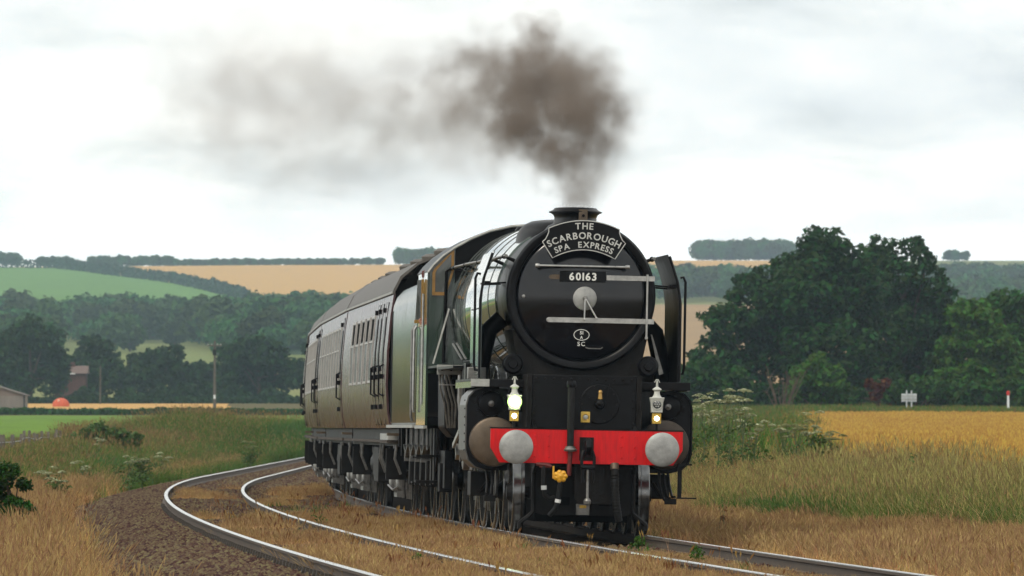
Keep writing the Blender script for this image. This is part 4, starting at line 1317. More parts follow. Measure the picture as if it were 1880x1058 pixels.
# =================================================================== driver leaning from the cab
def build_driver():
    T = on_loco('person', 'engine driver in blue overalls leaning out of the cab window', 'person', -1.0, 12.5, 1.455)
    J = {'pel': (0.0, 0, 0.95, 0.15), 'sp': (-0.10, -0.03, 1.18, 0.145), 'ch': (-0.20, -0.06, 1.38, 0.17), 'nk': (-0.28, -0.09, 1.56, 0.06),
         'hd': (-0.30, -0.11, 1.62, 0.055),
         'hl': (0.02, 0.10, 0.90, 0.10), 'kl': (0.05, 0.10, 0.48, 0.075), 'al': (0.06, 0.14, 0.07, 0.05), 'tl': (0.06, -0.08, 0.04, 0.045),
         'hr': (0.02, -0.10, 0.90, 0.10), 'kr': (0.03, -0.16, 0.48, 0.075), 'ar': (0.05, -0.12, 0.07, 0.05), 'tr': (0.05, -0.32, 0.04, 0.045),
         's1': (-0.32, -0.22, 1.44, 0.075), 'e1': (-0.44, -0.30, 1.22, 0.055), 'w1': (-0.42, -0.48, 1.20, 0.042),
         's2': (-0.16, 0.13, 1.44, 0.075), 'e2': (-0.06, 0.24, 1.18, 0.055), 'w2': (-0.10, 0.10, 1.02, 0.042)}
    names = list(J)
    E = [('pel', 'sp'), ('sp', 'ch'), ('ch', 'nk'), ('nk', 'hd'), ('pel', 'hl'), ('hl', 'kl'), ('kl', 'al'), ('al', 'tl'), ('pel', 'hr'), ('hr', 'kr'), ('kr', 'ar'), ('ar', 'tr'),
         ('ch', 's1'), ('s1', 'e1'), ('e1', 'w1'), ('ch', 's2'), ('s2', 'e2'), ('e2', 'w2')]
    me = bpy.data.meshes.new('body')
    me.from_pydata([J[n][:3] for n in names], [(names.index(a), names.index(b)) for a, b in E], [])
    o = child('body', me, T)
    sk = o.modifiers.new('skin', 'SKIN')
    for n, v in zip(names, me.skin_vertices[0].data):
        v.radius = (J[n][3], J[n][3])
        v.use_root = n == 'pel'
    sb = o.modifiers.new('sub', 'SUBSURF')
    sb.levels = sb.render_levels = 1
    me.materials.append(MATS['overall_blue'])
    hx, hy, hz = -0.315, -0.13, 1.73
    hd = MB()
    secs = []
    for z, rx, ry, oy in ((-0.12, 0.045, 0.055, -0.02), (-0.09, 0.062, 0.080, -0.02), (-0.03, 0.074, 0.094, -0.01), (0.03, 0.078, 0.098, 0), (0.08, 0.070, 0.090, 0.005), (0.11, 0.045, 0.06, 0.01), (0.122, 0.01, 0.02, 0.01)):
        secs.append([(hx + rx * math.cos(2 * PI * i / 20), hy + oy + ry * math.sin(2 * PI * i / 20), hz + z) for i in range(20)])
    hd.loft(secs, closed=True, caps=True)
    hd.prism([(hy - 0.085, hz + 0.01), (hy - 0.125, hz - 0.03), (hy - 0.085, hz - 0.04)], hx - 0.014, hx + 0.014, 'yz')
    for e in (-1, 1):
        hd.lathe([(0, -0.008), (0.022, -0.006), (0.022, 0.006), (0, 0.008)], (hx + e * 0.08, hy + 0.01, hz - 0.01), 'x', 10)
    h = hd.build('head', 'skin', T)
    ey = MB()
    for e in (-1, 1):
        ey.lathe([(0, -0.01), (0.010, -0.006), (0.012, 0)], (hx + e * 0.032, hy - 0.083, hz + 0.005), 'y', 8)
    ey.box(hx - 0.022, hx + 0.022, hy - 0.092, hy - 0.084, hz - 0.066, hz - 0.060)
    ey.build('face_features', 'frame_black', h)
    cp = MB()
    cp.loft([[(hx + rx * math.cos(2 * PI * i / 20), hy + 0.005 + ry * math.sin(2 * PI * i / 20), hz + z) for i in range(20)] for z, rx, ry in ((0.045, 0.085, 0.104), (0.09, 0.092, 0.112), (0.13, 0.085, 0.10), (0.145, 0.04, 0.05))], closed=True, caps=True)
    cp.prism([(hx - 0.07, hy - 0.085), (hx + 0.07, hy - 0.085), (hx + 0.045, hy - 0.16), (hx - 0.045, hy - 0.16)], hz + 0.045, hz + 0.056, 'xy')
    cp.build('cap', 'cap_cloth', T)
    for hxp in (((-0.42, -0.49, 1.20), (-0.41, -0.56, 1.19)), ((-0.10, 0.09, 1.01), (-0.12, 0.02, 0.97))):
        a, b = Vector(hxp[0]), Vector(hxp[1])
        d = (b - a).normalized()
        q = MB().cyl(a, b, 0.036, 0.040, 10)
        for k in range(4):
            s_ = Vector((0.021 * (k - 1.5), 0, 0))
            q.tube([b + s_, b + s_ + d * (0.045 + 0.008 * (k in (1, 2))), b + s_ + d * 0.06 + Vector((0, 0, -0.035))], 0.009, 6)
        q.tube([a + Vector((0.034, 0, 0)), a + Vector((0.055, 0, -0.01)) + d * 0.035, a + Vector((0.045, 0, -0.03)) + d * 0.07], 0.010, 6)
        q.build('hand', 'skin', T)


build_driver()


# =================================================================== tender
def build_tender():
    T = vehicle('tender', 'dark green coal tender with curved top sides behind the locomotive cab', 'tender', 13.95, 15.5, 20.5)
    prof = [(1.345, 1.29), (1.36, 1.32), (1.36, 2.86), (1.345, 2.98), (1.30, 3.10), (1.21, 3.20), (1.08, 3.265)]
    for e in (-1, 1):
        sd_ = MB()
        sd_.loft([[(e * x, y, z) for x, z in prof] + [(e * (x - 0.02), y, z - 0.01) for x, z in prof[::-1]] for y in (0.45, 8.05)], closed=True, caps=True)
        s = sd_.build('side_panel', 'tender_green', T)
        MB().box(min(e * 1.30, e * 1.42), max(e * 1.30, e * 1.42), 0.0, 8.15, 1.245, 1.285).build('footplate', 'pale_strip', T)
        MB().tube([(e * 1.40, 0.50, 1.33), (e * 1.42, 0.50, 1.40), (e * 1.42, 0.50, 2.55), (e * 1.38, 0.50, 2.62)], 0.018, 8).build('handrail', 'oily_steel', s)
        MB().tube([(e * 1.362, 7.9, 1.33), (e * 1.362, 7.9, 2.9)], 0.012, 6).build('beading', 'loco_black', s)
        fr = MB().prism([(0.15, 1.24), (8.1, 1.24), (8.1, 0.85), (7.6, 0.62), (7.0, 0.62), (6.6, 0.85), (5.6, 0.85), (5.2, 0.62), (4.0, 0.85), (3.0, 0.62), (2.4, 0.85), (1.3, 0.62), (0.6, 0.7), (0.15, 0.9)], e * 1.06 - 0.015, e * 1.06 + 0.015, 'yz').build('tender_frame', 'frame_black', T)
        for u in (1.45, 3.1, 4.75, 6.4):
            wheel(T, e * 0.755, u, 0.60, 12, e, e < 0, 0.2 + u)
            ax = MB().box(e * 1.10 - 0.06, e * 1.10 + 0.09, u - 0.13, u + 0.13, 0.45, 0.80).build('axle_box', 'frame_black', T, bevel=0.02)
            sp = MB()
            for k in range(6):
                hl = 0.62 - 0.09 * k
                sp.prism([(u - hl, 0.98 + 0.02 * (1 - k) - 0.0), (u, 0.90 - 0.022 * k), (u + hl, 0.98 + 0.02 * (1 - k)), (u + hl, 0.996 + 0.02 * (1 - k)), (u, 0.916 - 0.022 * k), (u - hl, 0.996 + 0.02 * (1 - k))], e * 1.17 - 0.05, e * 1.17 + 0.05, 'yz')
            sp.box(e * 1.17 - 0.06, e * 1.17 + 0.06, u - 0.05, u + 0.05, 0.78, 0.93)
            for q in (-0.60, 0.60):
                sp.cyl((e * 1.17, u + q, 0.95), (e * 1.17, u + q, 1.24), 0.018, n=8)
            sp.build('leaf_spring', 'oily_steel', ax)
        st = MB().box(min(e * 1.1, e * 1.40), max(e * 1.1, e * 1.40), 0.15, 0.55, 0.50, 0.53).box(min(e * 1.1, e * 1.40), max(e * 1.1, e * 1.40), 0.15, 0.55, 0.84, 0.87).box(min(e * 1.12, e * 1.15), max(e * 1.12, e * 1.15), 0.18, 0.52, 0.48, 1.24)
        st.build('step', 'frame_black', T)
    MB().prism([(-1.33, 1.29), (1.33, 1.29), (1.33, 2.95), (1.05, 3.2), (-1.05, 3.2), (-1.33, 2.95)], 0.55, 0.60, 'xz').build('front_plate', 'loco_black', T)
    MB().prism([(-1.34, 1.29), (1.34, 1.29), (1.34, 2.95), (1.07, 3.25), (-1.07, 3.25), (-1.34, 2.95)], 8.0, 8.05, 'xz').build('rear_plate', 'tender_green', T)
    MB().box(-1.30, 1.30, 0.62, 7.98, 2.85, 2.90).build('tank_top', 'frame_black', T)
    MB().box(-1.2, 1.2, 8.06, 8.2, 0.85, 1.24).build('rear_beam', 'frame_black', T)
    # coal
    V, F = [], []
    r2 = random.Random(3)
    base = [(0, 0, 1), (0.9, 0, 0.3), (0.2, 0.9, 0.2), (-0.8, 0.5, 0.3), (-0.7, -0.6, 0.2), (0.3, -0.9, 0.3), (0.6, 0.5, -0.7), (-0.6, 0.3, -0.8), (0, -0.7, -0.7)]
    fc = [(0, 1, 2), (0, 2, 3), (0, 3, 4), (0, 4, 5), (0, 5, 1), (1, 6, 2), (2, 7, 3), (2, 6, 7), (3, 7, 4), (4, 7, 8), (4, 8, 5), (5, 8, 1), (1, 8, 6), (6, 8, 7)]
    for k in range(520):
        y = r2.uniform(0.8, 6.6)
        x = r2.uniform(-1.02, 1.02)
        top = 3.12 + 0.33 * (1 - (x / 1.05) ** 2) * (0.6 + 0.4 * math.sin(y * 1.3)) + 0.1 * (y < 3)
        s = r2.uniform(0.06, 0.17)
        rot = Matrix.Rotation(r2.uniform(0, 6.28), 3, 'Z') @ Matrix.Rotation(r2.uniform(0, 6.28), 3, 'X')
        o = len(V)
        for b in base:
            q = rot @ (Vector(b) * s * r2.uniform(0.8, 1.2))
            V.append((x + q.x, y + q.y, top - 0.08 + q.z + r2.uniform(-0.05, 0.03)))
        F += [tuple(i + o for i in f) for f in fc]
    me = bpy.data.meshes.new('coal')
    me.from_pydata(V, [], F)
    me.materials.append(MATS['coal_black'])
    c = bpy.data.objects.new('coal', me)
    COL.objects.link(c)
    c.location, c.rotation_euler = T.location, T.rotation_euler
    tag(c, 'heap of black coal showing above the tender side', 'coal', kind='stuff')


build_tender()

# =================================================================== carriages
CP = [(1.325, 1.24), (1.375, 1.45), (1.405, 1.85), (1.395, 2.35), (1.355, 2.85), (1.31, 3.17)]
RPF = [(1.33, 3.175), (1.315, 3.23), (1.22, 3.42), (0.98, 3.62), (0.62, 3.77), (0.28, 3.835), (0.0, 3.85)]


def side_x(z):
    return float(np.interp(z, [p[1] for p in CP], [p[0] for p in CP]))


def side_patch(y0, y1, z0, z1, out, th, e=-1, n=5):
    zs = np.linspace(z0, z1, n)
    m = MB()
    a = [(e * (side_x(z) + out), z) for z in zs]
    b = [(e * (side_x(z) + out - th), z) for z in zs[::-1]]
    m.loft([[(x, y, z) for x, z in a + b] for y in (y0, y1)], closed=True, caps=True)
    return m


COACH_LEN = 19.7


def build_coach(i, s0, label, doors, windows, vents_dark):
    T = vehicle('railway_carriage', label, 'carriage', s0, s0 + 2.7, s0 + 17.0, group='maroon carriages of the steam train')
    Ln = COACH_LEN
    full = [(x, z) for x, z in CP] + [(-x, z) for x, z in CP[::-1]]
    for e in (-1, 1):
        b = MB()
        b.loft([[(e * x, y, z) for x, z in CP] + [(e * (x - 0.03), y, z) for x, z in CP[::-1]] for y in np.linspace(0.0, Ln, 9)], closed=True, caps=True)
        side = b.build('body_side', 'maroon', T)
        if e < 0:
            for (y0, y1) in windows:
                gl = side_patch(y0, y1, 1.95, 2.88, 0.004, 0.01).build('window', 'coach_glass', side)
                fr = MB()
                for (a0, a1, z0, z1) in ((y0 - 0.035, y0, 1.91, 2.92), (y1, y1 + 0.035, 1.91, 2.92), (y0, y1, 1.915, 1.95), (y0, y1, 2.88, 2.91), (y0, y1, 2.515, 2.54)):
                    q = side_patch(a0, a1, z0, z1, 0.020, 0.018)
                    fr.add(q.v, q.f)
                fr.build('window_frame', 'frame_bright', gl)
                if vents_dark:
                    side_patch(y0 + 0.03, y1 - 0.03, 2.56, 2.87, 0.007, 0.002).build('ventilator_opening', 'gangway_black', gl)
            for y in doors:
                d = side_patch(y, y + 0.70, 1.30, 3.05, 0.010, 0.008).build('door', 'maroon', side)
                wd = side_patch(y + 0.14, y + 0.56, 2.12, 2.85, 0.014, 0.003).build('door_window', 'coach_glass', d)
                fr = MB()
                for (a0, a1, z0, z1) in ((y - 0.02, y, 1.28, 3.06), (y + 0.70, y + 0.72, 1.28, 3.06)):
                    q = side_patch(a0, a1, z0, z1, 0.012, 0.011)
                    fr.add(q.v, q.f)
                fr.build('door_gap', 'gangway_black', d)
                hg = MB()
                for z in (1.55, 2.10, 2.95):
                    hg.box(-(side_x(z) + 0.05), -(side_x(z)), y + 0.69, y + 0.80, z - 0.035, z + 0.035)
                hg.box(-(side_x(2.0) + 0.055), -side_x(2.0), y - 0.10, y - 0.02, 1.95, 2.02)
                hg.build('hinge', 'loco_black', d)
                MB().tube([(-(side_x(1.7)), y - 0.13, 1.70), (-(side_x(1.75) + 0.07), y - 0.13, 1.74), (-(side_x(2.1) + 0.07), y - 0.13, 2.12), (-(side_x(2.2)), y - 0.13, 2.16)], 0.014, 6).build('grab_rail', 'loco_black', d)
    for y in (0.0, Ln - 0.03):
        MB().prism([(-1.31, 1.24), (1.31, 1.24), (1.37, 1.85), (1.30, 3.17), (0.95, 3.58), (0, 3.80), (-0.95, 3.58), (-1.30, 3.17), (-1.37, 1.85)], y + 0.001, y + 0.029, 'xz').build('carriage_end', 'gangway_black' if y == 0 else 'maroon', T)
    MB().box(-0.5, 0.5, -0.22, -0.001, 1.2, 3.3).build('gangway', 'gangway_black', T)
    rf = RPF + [(-x, z) for x, z in RPF[-2::-1]]
    m = MB()
    m.loft([[(x, y, z) for x, z in rf] + [(x * 0.98, y, z - 0.03) for x, z in rf[::-1]] for y in np.linspace(-0.02, Ln + 0.02, 9)], closed=True, caps=True)
    roof = m.build('roof', 'coach_roof', T)
    gt = MB()
    for e in (-1, 1):
        gt.box(min(e * 1.315, e * 1.345), max(e * 1.315, e * 1.345), 0.0, Ln, 3.165, 3.195)
    gt.build('gutter', 'pale_strip', roof)
    for k in range(9):
        y = 1.0 + k * 2.2
        MB().lathe([(0.16, 0.0), (0.17, 0.06), (0.10, 0.10), (0, 0.11)], (-0.45 if k % 2 else 0.45, y, 3.79), 'z', 14).build('roof_ventilator', 'coach_roof', roof)
    rb = MB()
    for y in np.arange(2.4, Ln, 2.4):
        rb.loft([[(x * 1.003, yy, z + 0.008) for x, z in rf] for yy in (y - 0.03, y + 0.03)])
    rb.build('roof_rib', 'coach_roof', roof)
    # underframe
    for e in (-1, 1):
        MB().box(min(e * 1.14, e * 1.20), max(e * 1.14, e * 1.20), 0.0, Ln, 0.98, 1.235).build('solebar', 'frame_black', T)
        MB().box(min(e * 1.20, e * 1.36), max(e * 1.20, e * 1.36), 0.3, Ln - 0.3, 1.03, 1.07).build('footboard', 'sleeper_wood', T)
        MB().box(min(e * 1.20, e * 1.37), max(e * 1.20, e * 1.37), -0.03, 0.22, 1.13, 1.17).build('end_step', 'cover_bronze', T)
    MB().prism([(6.2, 0.95), (8.0, 0.45), (11.8, 0.45), (13.6, 0.95), (13.4, 0.97), (11.7, 0.53), (8.1, 0.53), (6.4, 0.97)], -1.1, -1.05, 'yz').build('truss', 'frame_black', T)
    MB().box(-1.22, -0.4, 7.4, 9.2, 0.42, 0.96).build('battery_box', 'frame_black', T, bevel=0.02)
    MB().box(-1.15, -0.5, 10.4, 11.6, 0.50, 0.96).build('dynamo_box', 'frame_black', T, bevel=0.02)
    MB().cyl((-0.9, 12.0, 0.7), (-0.9, 13.2, 0.7), 0.24, n=18).build('vacuum_cylinder', 'frame_black', T)
    for q in (0.3, 0.9, 5.4, 6.3, 14.2, 15.0):
        MB().tube([(-1.22, q, 1.0), (-1.24, q + 0.02, 0.8), (-1.15, q + 0.05, 0.58)], 0.02, 6).build('underframe_pipe', 'oily_steel', T)
    # pale box hung under the front end
    if i == 0:
        MB().box(-1.34, -1.15, 0.5, 3.6, 1.02, 1.16).build('step_board', 'pale_strip', T, bevel=0.006)
    for yc in (2.7, Ln - 2.7):
        bo = MB()
        for e in (-1, 1):
            bo.prism([(yc - 1.8, 0.72), (yc - 1.7, 0.86), (yc + 1.7, 0.86), (yc + 1.8, 0.72), (yc + 1.5, 0.55), (yc + 0.9, 0.55), (yc + 0.6, 0.46), (yc - 0.6, 0.46), (yc - 0.9, 0.55), (yc - 1.5, 0.55)], e * 1.02 - 0.03, e * 1.02 + 0.03, 'yz')
        bo.box(-0.9, 0.9, yc - 0.3, yc + 0.3, 0.6, 0.9)
        bog = bo.build('bogie', 'frame_black', T)
        for u in (yc - 1.3, yc + 1.3):
            for e in (-1, 1):
                if e < 0 or i == 0:
                    key = 'cw'
                    if key not in WCACHE:
                        ty, hub, sp = wheel_meshes(0.457, 8)
                        dsk = MB().lathe([(0.0, -0.03), (0.2, -0.02), (0.385, 0.02), (0.385, 0.05), (0, 0.05)], axis='x', n=32)
                        ty.add(dsk.v, dsk.f)
                        WCACHE[key] = ty.mesh('wheel', MATS['tread_steel'])
                    child('wheel', WCACHE[key], bog, (e * 0.755, u, 0.457), (0, 0, 0 if e < 0 else PI))
            MB().box(-1.16, -1.04, u - 0.14, u + 0.14, 0.34, 0.62).build('axle_box', 'oily_steel', bog, bevel=0.02)
            sp = MB()
            for q in (-0.34, 0.34):
                for k in range(6):
                    sp.lathe([(0.05, 0.62 + 0.035 * k), (0.075, 0.637 + 0.035 * k), (0.05, 0.655 + 0.035 * k)], (-1.08, u + q, 0), 'z', 10)
            sp.build('coil_spring', 'oily_steel', bog)
        MB().bar((-1.10, yc - 0.55, 0.72), (-1.10, yc - 0.55, 0.28), 0.05, 0.04, (0, 1, 0)).bar((-1.10, yc + 0.55, 0.72), (-1.10, yc + 0.55, 0.28), 0.05, 0.04, (0, 1, 0)).box(-1.13, -1.07, yc - 0.6, yc + 0.6, 0.24, 0.30).build('bolster_hanger', 'oily_steel', bog)
        MB().box(-1.35, -1.05, yc - 2.0, yc - 1.86, 0.50, 0.95).build('bogie_step', 'frame_black', bog)
        for q in (-1.95, -0.85, 0.85, 1.95):
            MB().bar((-1.0, yc + q, 0.85), (-0.98, yc + q + 0.08, 0.22), 0.04, 0.05, (0, 1, 0)).build('brake_hanger', 'oily_steel', bog)
        MB().tube([(-1.17, yc - 1.9, 0.40), (-1.17, yc, 0.34), (-1.17, yc + 1.9, 0.40)], 0.014, 6).build('brake_rod', 'oily_steel', bog)
        for q in (-1.3, 1.3):
            MB().lathe([(0.0, -0.02), (0.07, -0.015), (0.085, 0.0)], (-1.16, yc + q, 0.47), 'x', 14).build('axle_box_cover', 'pale_strip', bog)
            MB().bar((-1.09, yc + q - 0.22, 0.66), (-1.09, yc + q - 0.22, 0.30), 0.03, 0.03, (0, 1, 0)).build('horn_guide', 'oily_steel', bog)


build_coach(0, 22.75, 'leading maroon carriage coupled directly behind the tender', (1.2, 3.0, 4.4), [(5.9 + 2.1 * k, 7.2 + 2.1 * k) for k in range(5)], True)
build_coach(1, 42.95, 'second maroon carriage in the middle of the visible train', (0.5, 18.4), [(1.9 + 1.95 * k, 3.2 + 1.95 * k) for k in range(8)], False)
build_coach(2, 63.15, 'third maroon carriage, farthest back on the bend', (0.5, 18.4), [(1.9 + 1.95 * k, 3.2 + 1.95 * k) for k in range(8)], False)
build_coach(3, 83.35, 'hindmost maroon carriage, mostly hidden behind the other carriages', (0.5, 18.4), [(1.9 + 1.95 * k, 3.2 + 1.95 * k) for k in range(8)], False)


# =================================================================== grass and crops: clump shapes scattered over the ground
def blade_strip(V, F, Mi, x, y, az, lean, h, wd, mi, segs=3, z0=0.0):
    dx, dy = math.cos(az), math.sin(az)
    sx, sy = -dy, dx
    o = len(V)
    for k in range(segs + 1):
        t = k / segs
        r = lean * h * t ** 1.8
        z = z0 + h * (t - 0.25 * lean * t * t)
        w_ = wd * (1 - 0.85 * t) * 0.5
        V.append((x + dx * r - sx * w_, y + dy * r - sy * w_, z))
        V.append((x + dx * r + sx * w_, y + dy * r + sy * w_, z))
    for k in range(segs):
        F.append((o + 2 * k, o + 2 * k + 1, o + 2 * k + 3, o + 2 * k + 2))
        Mi.append(mi)
    return (x + dx * lean * h, y + dy * lean * h, z0 + h * (1 - 0.25 * lean))


def tuft(name, seed, n, h0, h1, wd, spread, lean, mats_, heads=0.0, head_len=0.12, head_w=0.02, weights=None):
    """mats_: list of blade materials, the last one is the seed head"""
    r = random.Random(seed)
    V, F, Mi = [], [], []
    nb = len(mats_) - (1 if heads else 0)
    for k in range(n):
        a = r.uniform(0, 2 * PI)
        d = spread * math.sqrt(r.random())
        h = r.uniform(h0, h1)
        az = r.uniform(0, 2 * PI)
        ln_ = r.uniform(0.1, lean)
        mi = r.choices(range(nb), weights or [1] * nb)[0]
        hd = r.random() < heads
        x, y = d * math.cos(a), d * math.sin(a)
        tip = blade_strip(V, F, Mi, x, y, az, ln_ * (0.55 if hd else 1), h * (1.15 if hd else 1), wd * (0.6 if hd else 1), mi)
        if hd:
            hl = head_len * r.uniform(0.7, 1.3)
            o = len(V)
            dx, dy = math.cos(az) * ln_ * 0.6, math.sin(az) * ln_ * 0.6
            for q in range(2):
                px_, py_ = math.cos(az + q * PI / 2), math.sin(az + q * PI / 2)
                o = len(V)
                V.extend([(tip[0] - dx * 0.03, tip[1] - dy * 0.03, tip[2] - 0.02), (tip[0] + px_ * head_w + dx * hl * 0.5, tip[1] + py_ * head_w + dy * hl * 0.5, tip[2] + hl * 0.45),
                          (tip[0] + dx * hl * 1.2, tip[1] + dy * hl * 1.2, tip[2] + hl), (tip[0] - px_ * head_w + dx * hl * 0.5, tip[1] - py_ * head_w + dy * hl * 0.5, tip[2] + hl * 0.45)])
                F.append((o, o + 1, o + 2, o + 3))
                Mi.append(nb)
    me = arr_mesh(name, np.array(V), np.array(F), [MATS[q] for q in mats_])
    me.polygons.foreach_set('material_index', np.array(Mi, dtype=np.int32))
    return me


def scatter(name, protos, pts, rz, scl, pick, label, cat, parent=None):
    """one object of kind stuff: proto clumps placed at points"""
    c = bpy.data.collections.new(name + '_shapes')
    for i, me in enumerate(protos):
        c.objects.link(bpy.data.objects.new('%s_shape_%02d' % (name, i), me))
    me = bpy.data.meshes.new(name)
    me.vertices.add(len(pts))
    me.vertices.foreach_set('co', np.ascontiguousarray(pts, dtype=np.float32).ravel())
    for nm, ty, arr in (('rz', 'FLOAT', rz), ('scl', 'FLOAT', scl), ('pick', 'INT', pick)):
        at = me.attributes.new(nm, ty, 'POINT')
        at.data.foreach_set('value', np.ascontiguousarray(arr, dtype=np.int32 if ty == 'INT' else np.float32))
    o = bpy.data.objects.new(name, me)
    COL.objects.link(o)
    ng = bpy.data.node_groups.new(name, 'GeometryNodeTree')
    ng.interface.new_socket('Geometry', in_out='INPUT', socket_type='NodeSocketGeometry')
    ng.interface.new_socket('Geometry', in_out='OUTPUT', socket_type='NodeSocketGeometry')
    nd = ng.nodes.new
    gi, go = nd('NodeGroupInput'), nd('NodeGroupOutput')
    ci = nd('GeometryNodeCollectionInfo')
    ci.inputs['Collection'].default_value = c
    ci.inputs['Separate Children'].default_value = True
    ci.inputs['Reset Children'].default_value = True
    ip = nd('GeometryNodeInstanceOnPoints')
    ip.inputs['Pick Instance'].default_value = True

    def attr(nm, ty):
        a = nd('GeometryNodeInputNamedAttribute')
        a.data_type = ty
        a.inputs['Name'].default_value = nm
        return a.outputs['Attribute']
    cx = nd('ShaderNodeCombineXYZ')
    lk = ng.links.new
    lk(attr('rz', 'FLOAT'), cx.inputs[2])
    lk(gi.outputs[0], ip.inputs['Points'])
    lk(ci.outputs[0], ip.inputs['Instance'])
    lk(attr('pick', 'INT'), ip.inputs['Instance Index'])
    lk(cx.outputs[0], ip.inputs['Rotation'])
    lk(attr('scl', 'FLOAT'), ip.inputs['Scale'])
    lk(ip.outputs[0], go.inputs[0])
    md = o.modifiers.new('scatter', 'NODES')
    md.node_group = ng
    tag(o, label, cat, kind='stuff')
    return o


def in_view(X, Y, m=0.062):
    return (np.abs(X) < m * Y + 0.8) & (Y > 74)


def zone(n, s0, s1, l0, l1, spow=1.0):
    """random points of the strip between offsets l0 and l1 along the track"""
    s = s0 + (s1 - s0) * rng.random(n) ** spow
    l = l0 + (l1 - l0) * rng.random(n)
    x, y, t = track(s)
    X, Y = x + l * np.cos(t), y - l * np.sin(t)
    k = in_view(X, Y)
    return X[k], Y[k], l[k], s[k]


def finish(name, protos, X, Y, scl, pick, label, cat, dz=0.0):
    Z = ground_z(X, Y) + dz
    scatter(name, protos, np.stack([X, Y, Z], -1), rng.random(len(X)) * 6.28, scl, pick, label, cat)


# --- short dry grass between and beside the rails
dry = [tuft('dry%d' % i, 20 + i, 60, 0.03, 0.14, 0.0050, 0.16, 2.2, ['straw', 'straw_pale', 'straw_dark', 'seed_head'], 0.25, 0.05, 0.0032, [[8, 1, 1], [3, 7, 1], [3, 2, 5], [6, 3, 2], [2, 8, 1]][i]) for i in range(5)]
X1, Y1, l1, s1 = zone(34000, -34, 100, -2.68, -0.72, 1.25)
k = ((fbm(X1 * 0.7, Y1 * 0.25, 21) + np.clip((14 - s1) / 130, -0.17, 0.10)) > 0.46) & (np.abs(l1 + 1.7) < 0.72 + 0.2 * rng.random(len(l1)))
A = [(X1[k], Y1[k])]
X1, Y1, l1, s1 = zone(16000, -34, 100, -4.05, -2.80, 1.3)
k = ((fbm(X1 * 0.8, Y1 * 0.3, 22) - np.clip((Y1 - 96) / 60, 0, 0.36) + 0.06) > 0.42) & (np.abs(l1 + TSP) < 0.50 + 0.16 * rng.random(len(l1)))
A.append((X1[k], Y1[k]))
X1, Y1, l1, s1 = zone(4200, -34, 0.5, -0.46, 0.46)
k = fbm(X1 * 0.8, Y1 * 0.3, 23) > 0.40
A.append((X1[k], Y1[k]))
Xa, Ya = np.concatenate([a[0] for a in A]), np.concatenate([a[1] for a in A])
la_ = lateral(Xa, Ya)
finish('dry_grass', dry, Xa, Ya, (0.55 + 0.75 * rng.random(len(Xa))) * np.where(la_ > -0.7, 0.40, 0.88) * (0.6 + 0.8 * fbm(Xa * 1.1, Ya * 0.5, 71)), np.clip((fbm(Xa * 0.9, Ya * 0.35, 73) - 0.28) / 0.44 * 5 + rng.normal(0, 0.7, len(Xa)), 0, 4.99).astype(int), 'short dry straw-coloured grass growing between the rails', 'grass', -0.02)
stalk = [tuft('stalk%d' % i, 150 + i, 6, 0.12, 0.30, 0.006, 0.10, 0.9, ['straw_dark', 'straw_pale', 'straw_dark'], 0.7, 0.06, 0.010) for i in range(3)]
stalk += [tuft('weedlet%d' % i, 155 + i, 16, 0.06, 0.17, 0.016, 0.09, 1.1, ['blade_lush', 'blade_green'], 0.0) for i in range(3)]
A = []
for (n, sa, sb, la, lb) in ((150, -34, 60, -2.5, -0.9), (60, -34, 40, -3.9, -2.95), (14, -34, 0, -0.4, 0.4), (170, -34, 60, 1.5, 5.5), (110, -34, 120, -7.4, -5.6)):
    X1, Y1, l1, s1 = zone(n, sa, sb, la, lb)
    A.append((X1, Y1))
Xa, Ya = np.concatenate([a[0] for a in A]), np.concatenate([a[1] for a in A])
finish('track_weeds', stalk, Xa, Ya, 0.6 + 0.7 * rng.random(len(Xa)), rng.integers(0, 6, len(Xa)), 'brown stalks and small green weeds scattered along the tracks', 'weeds', -0.01)
# --- dry grass along the right-hand rail
X1, Y1, l1, s1 = zone(60000, -34, 90, 1.15, 9.0)
k = rng.random(len(l1)) < np.clip((l1 - 1.85 - 0.5 * (fbm(X1 * 0.7, Y1 * 0.3, 35) - 0.5)) * 1.6, 0.02, 1) * np.clip((7.2 + np.clip((135 - Y1) / 12, 0, 2) - l1) * 1.0, 0, 1)
drym = [tuft('dryr%d' % i, 40 + i, 54, 0.07, 0.27, 0.0055, 0.19, 1.8, ['straw', 'straw_pale', 'straw_dark', 'seed_head'], 0.35, 0.08, 0.0042, [[8, 1, 1], [2, 8, 1], [3, 1, 5], [6, 3, 2]][i]) for i in range(4)]
finish('dry_verge_grass', drym, X1[k], Y1[k], (0.6 + 0.6 * rng.random(k.sum())) * (0.6 + 0.8 * fbm(X1[k] * 0.9, Y1[k] * 0.4, 75)), np.clip((fbm(X1[k] * 0.8, Y1[k] * 0.3, 77) - 0.28) / 0.44 * 4 + rng.normal(0, 0.6, k.sum()), 0, 3.99).astype(int), 'low dry brown grass beside the right-hand rail', 'grass')
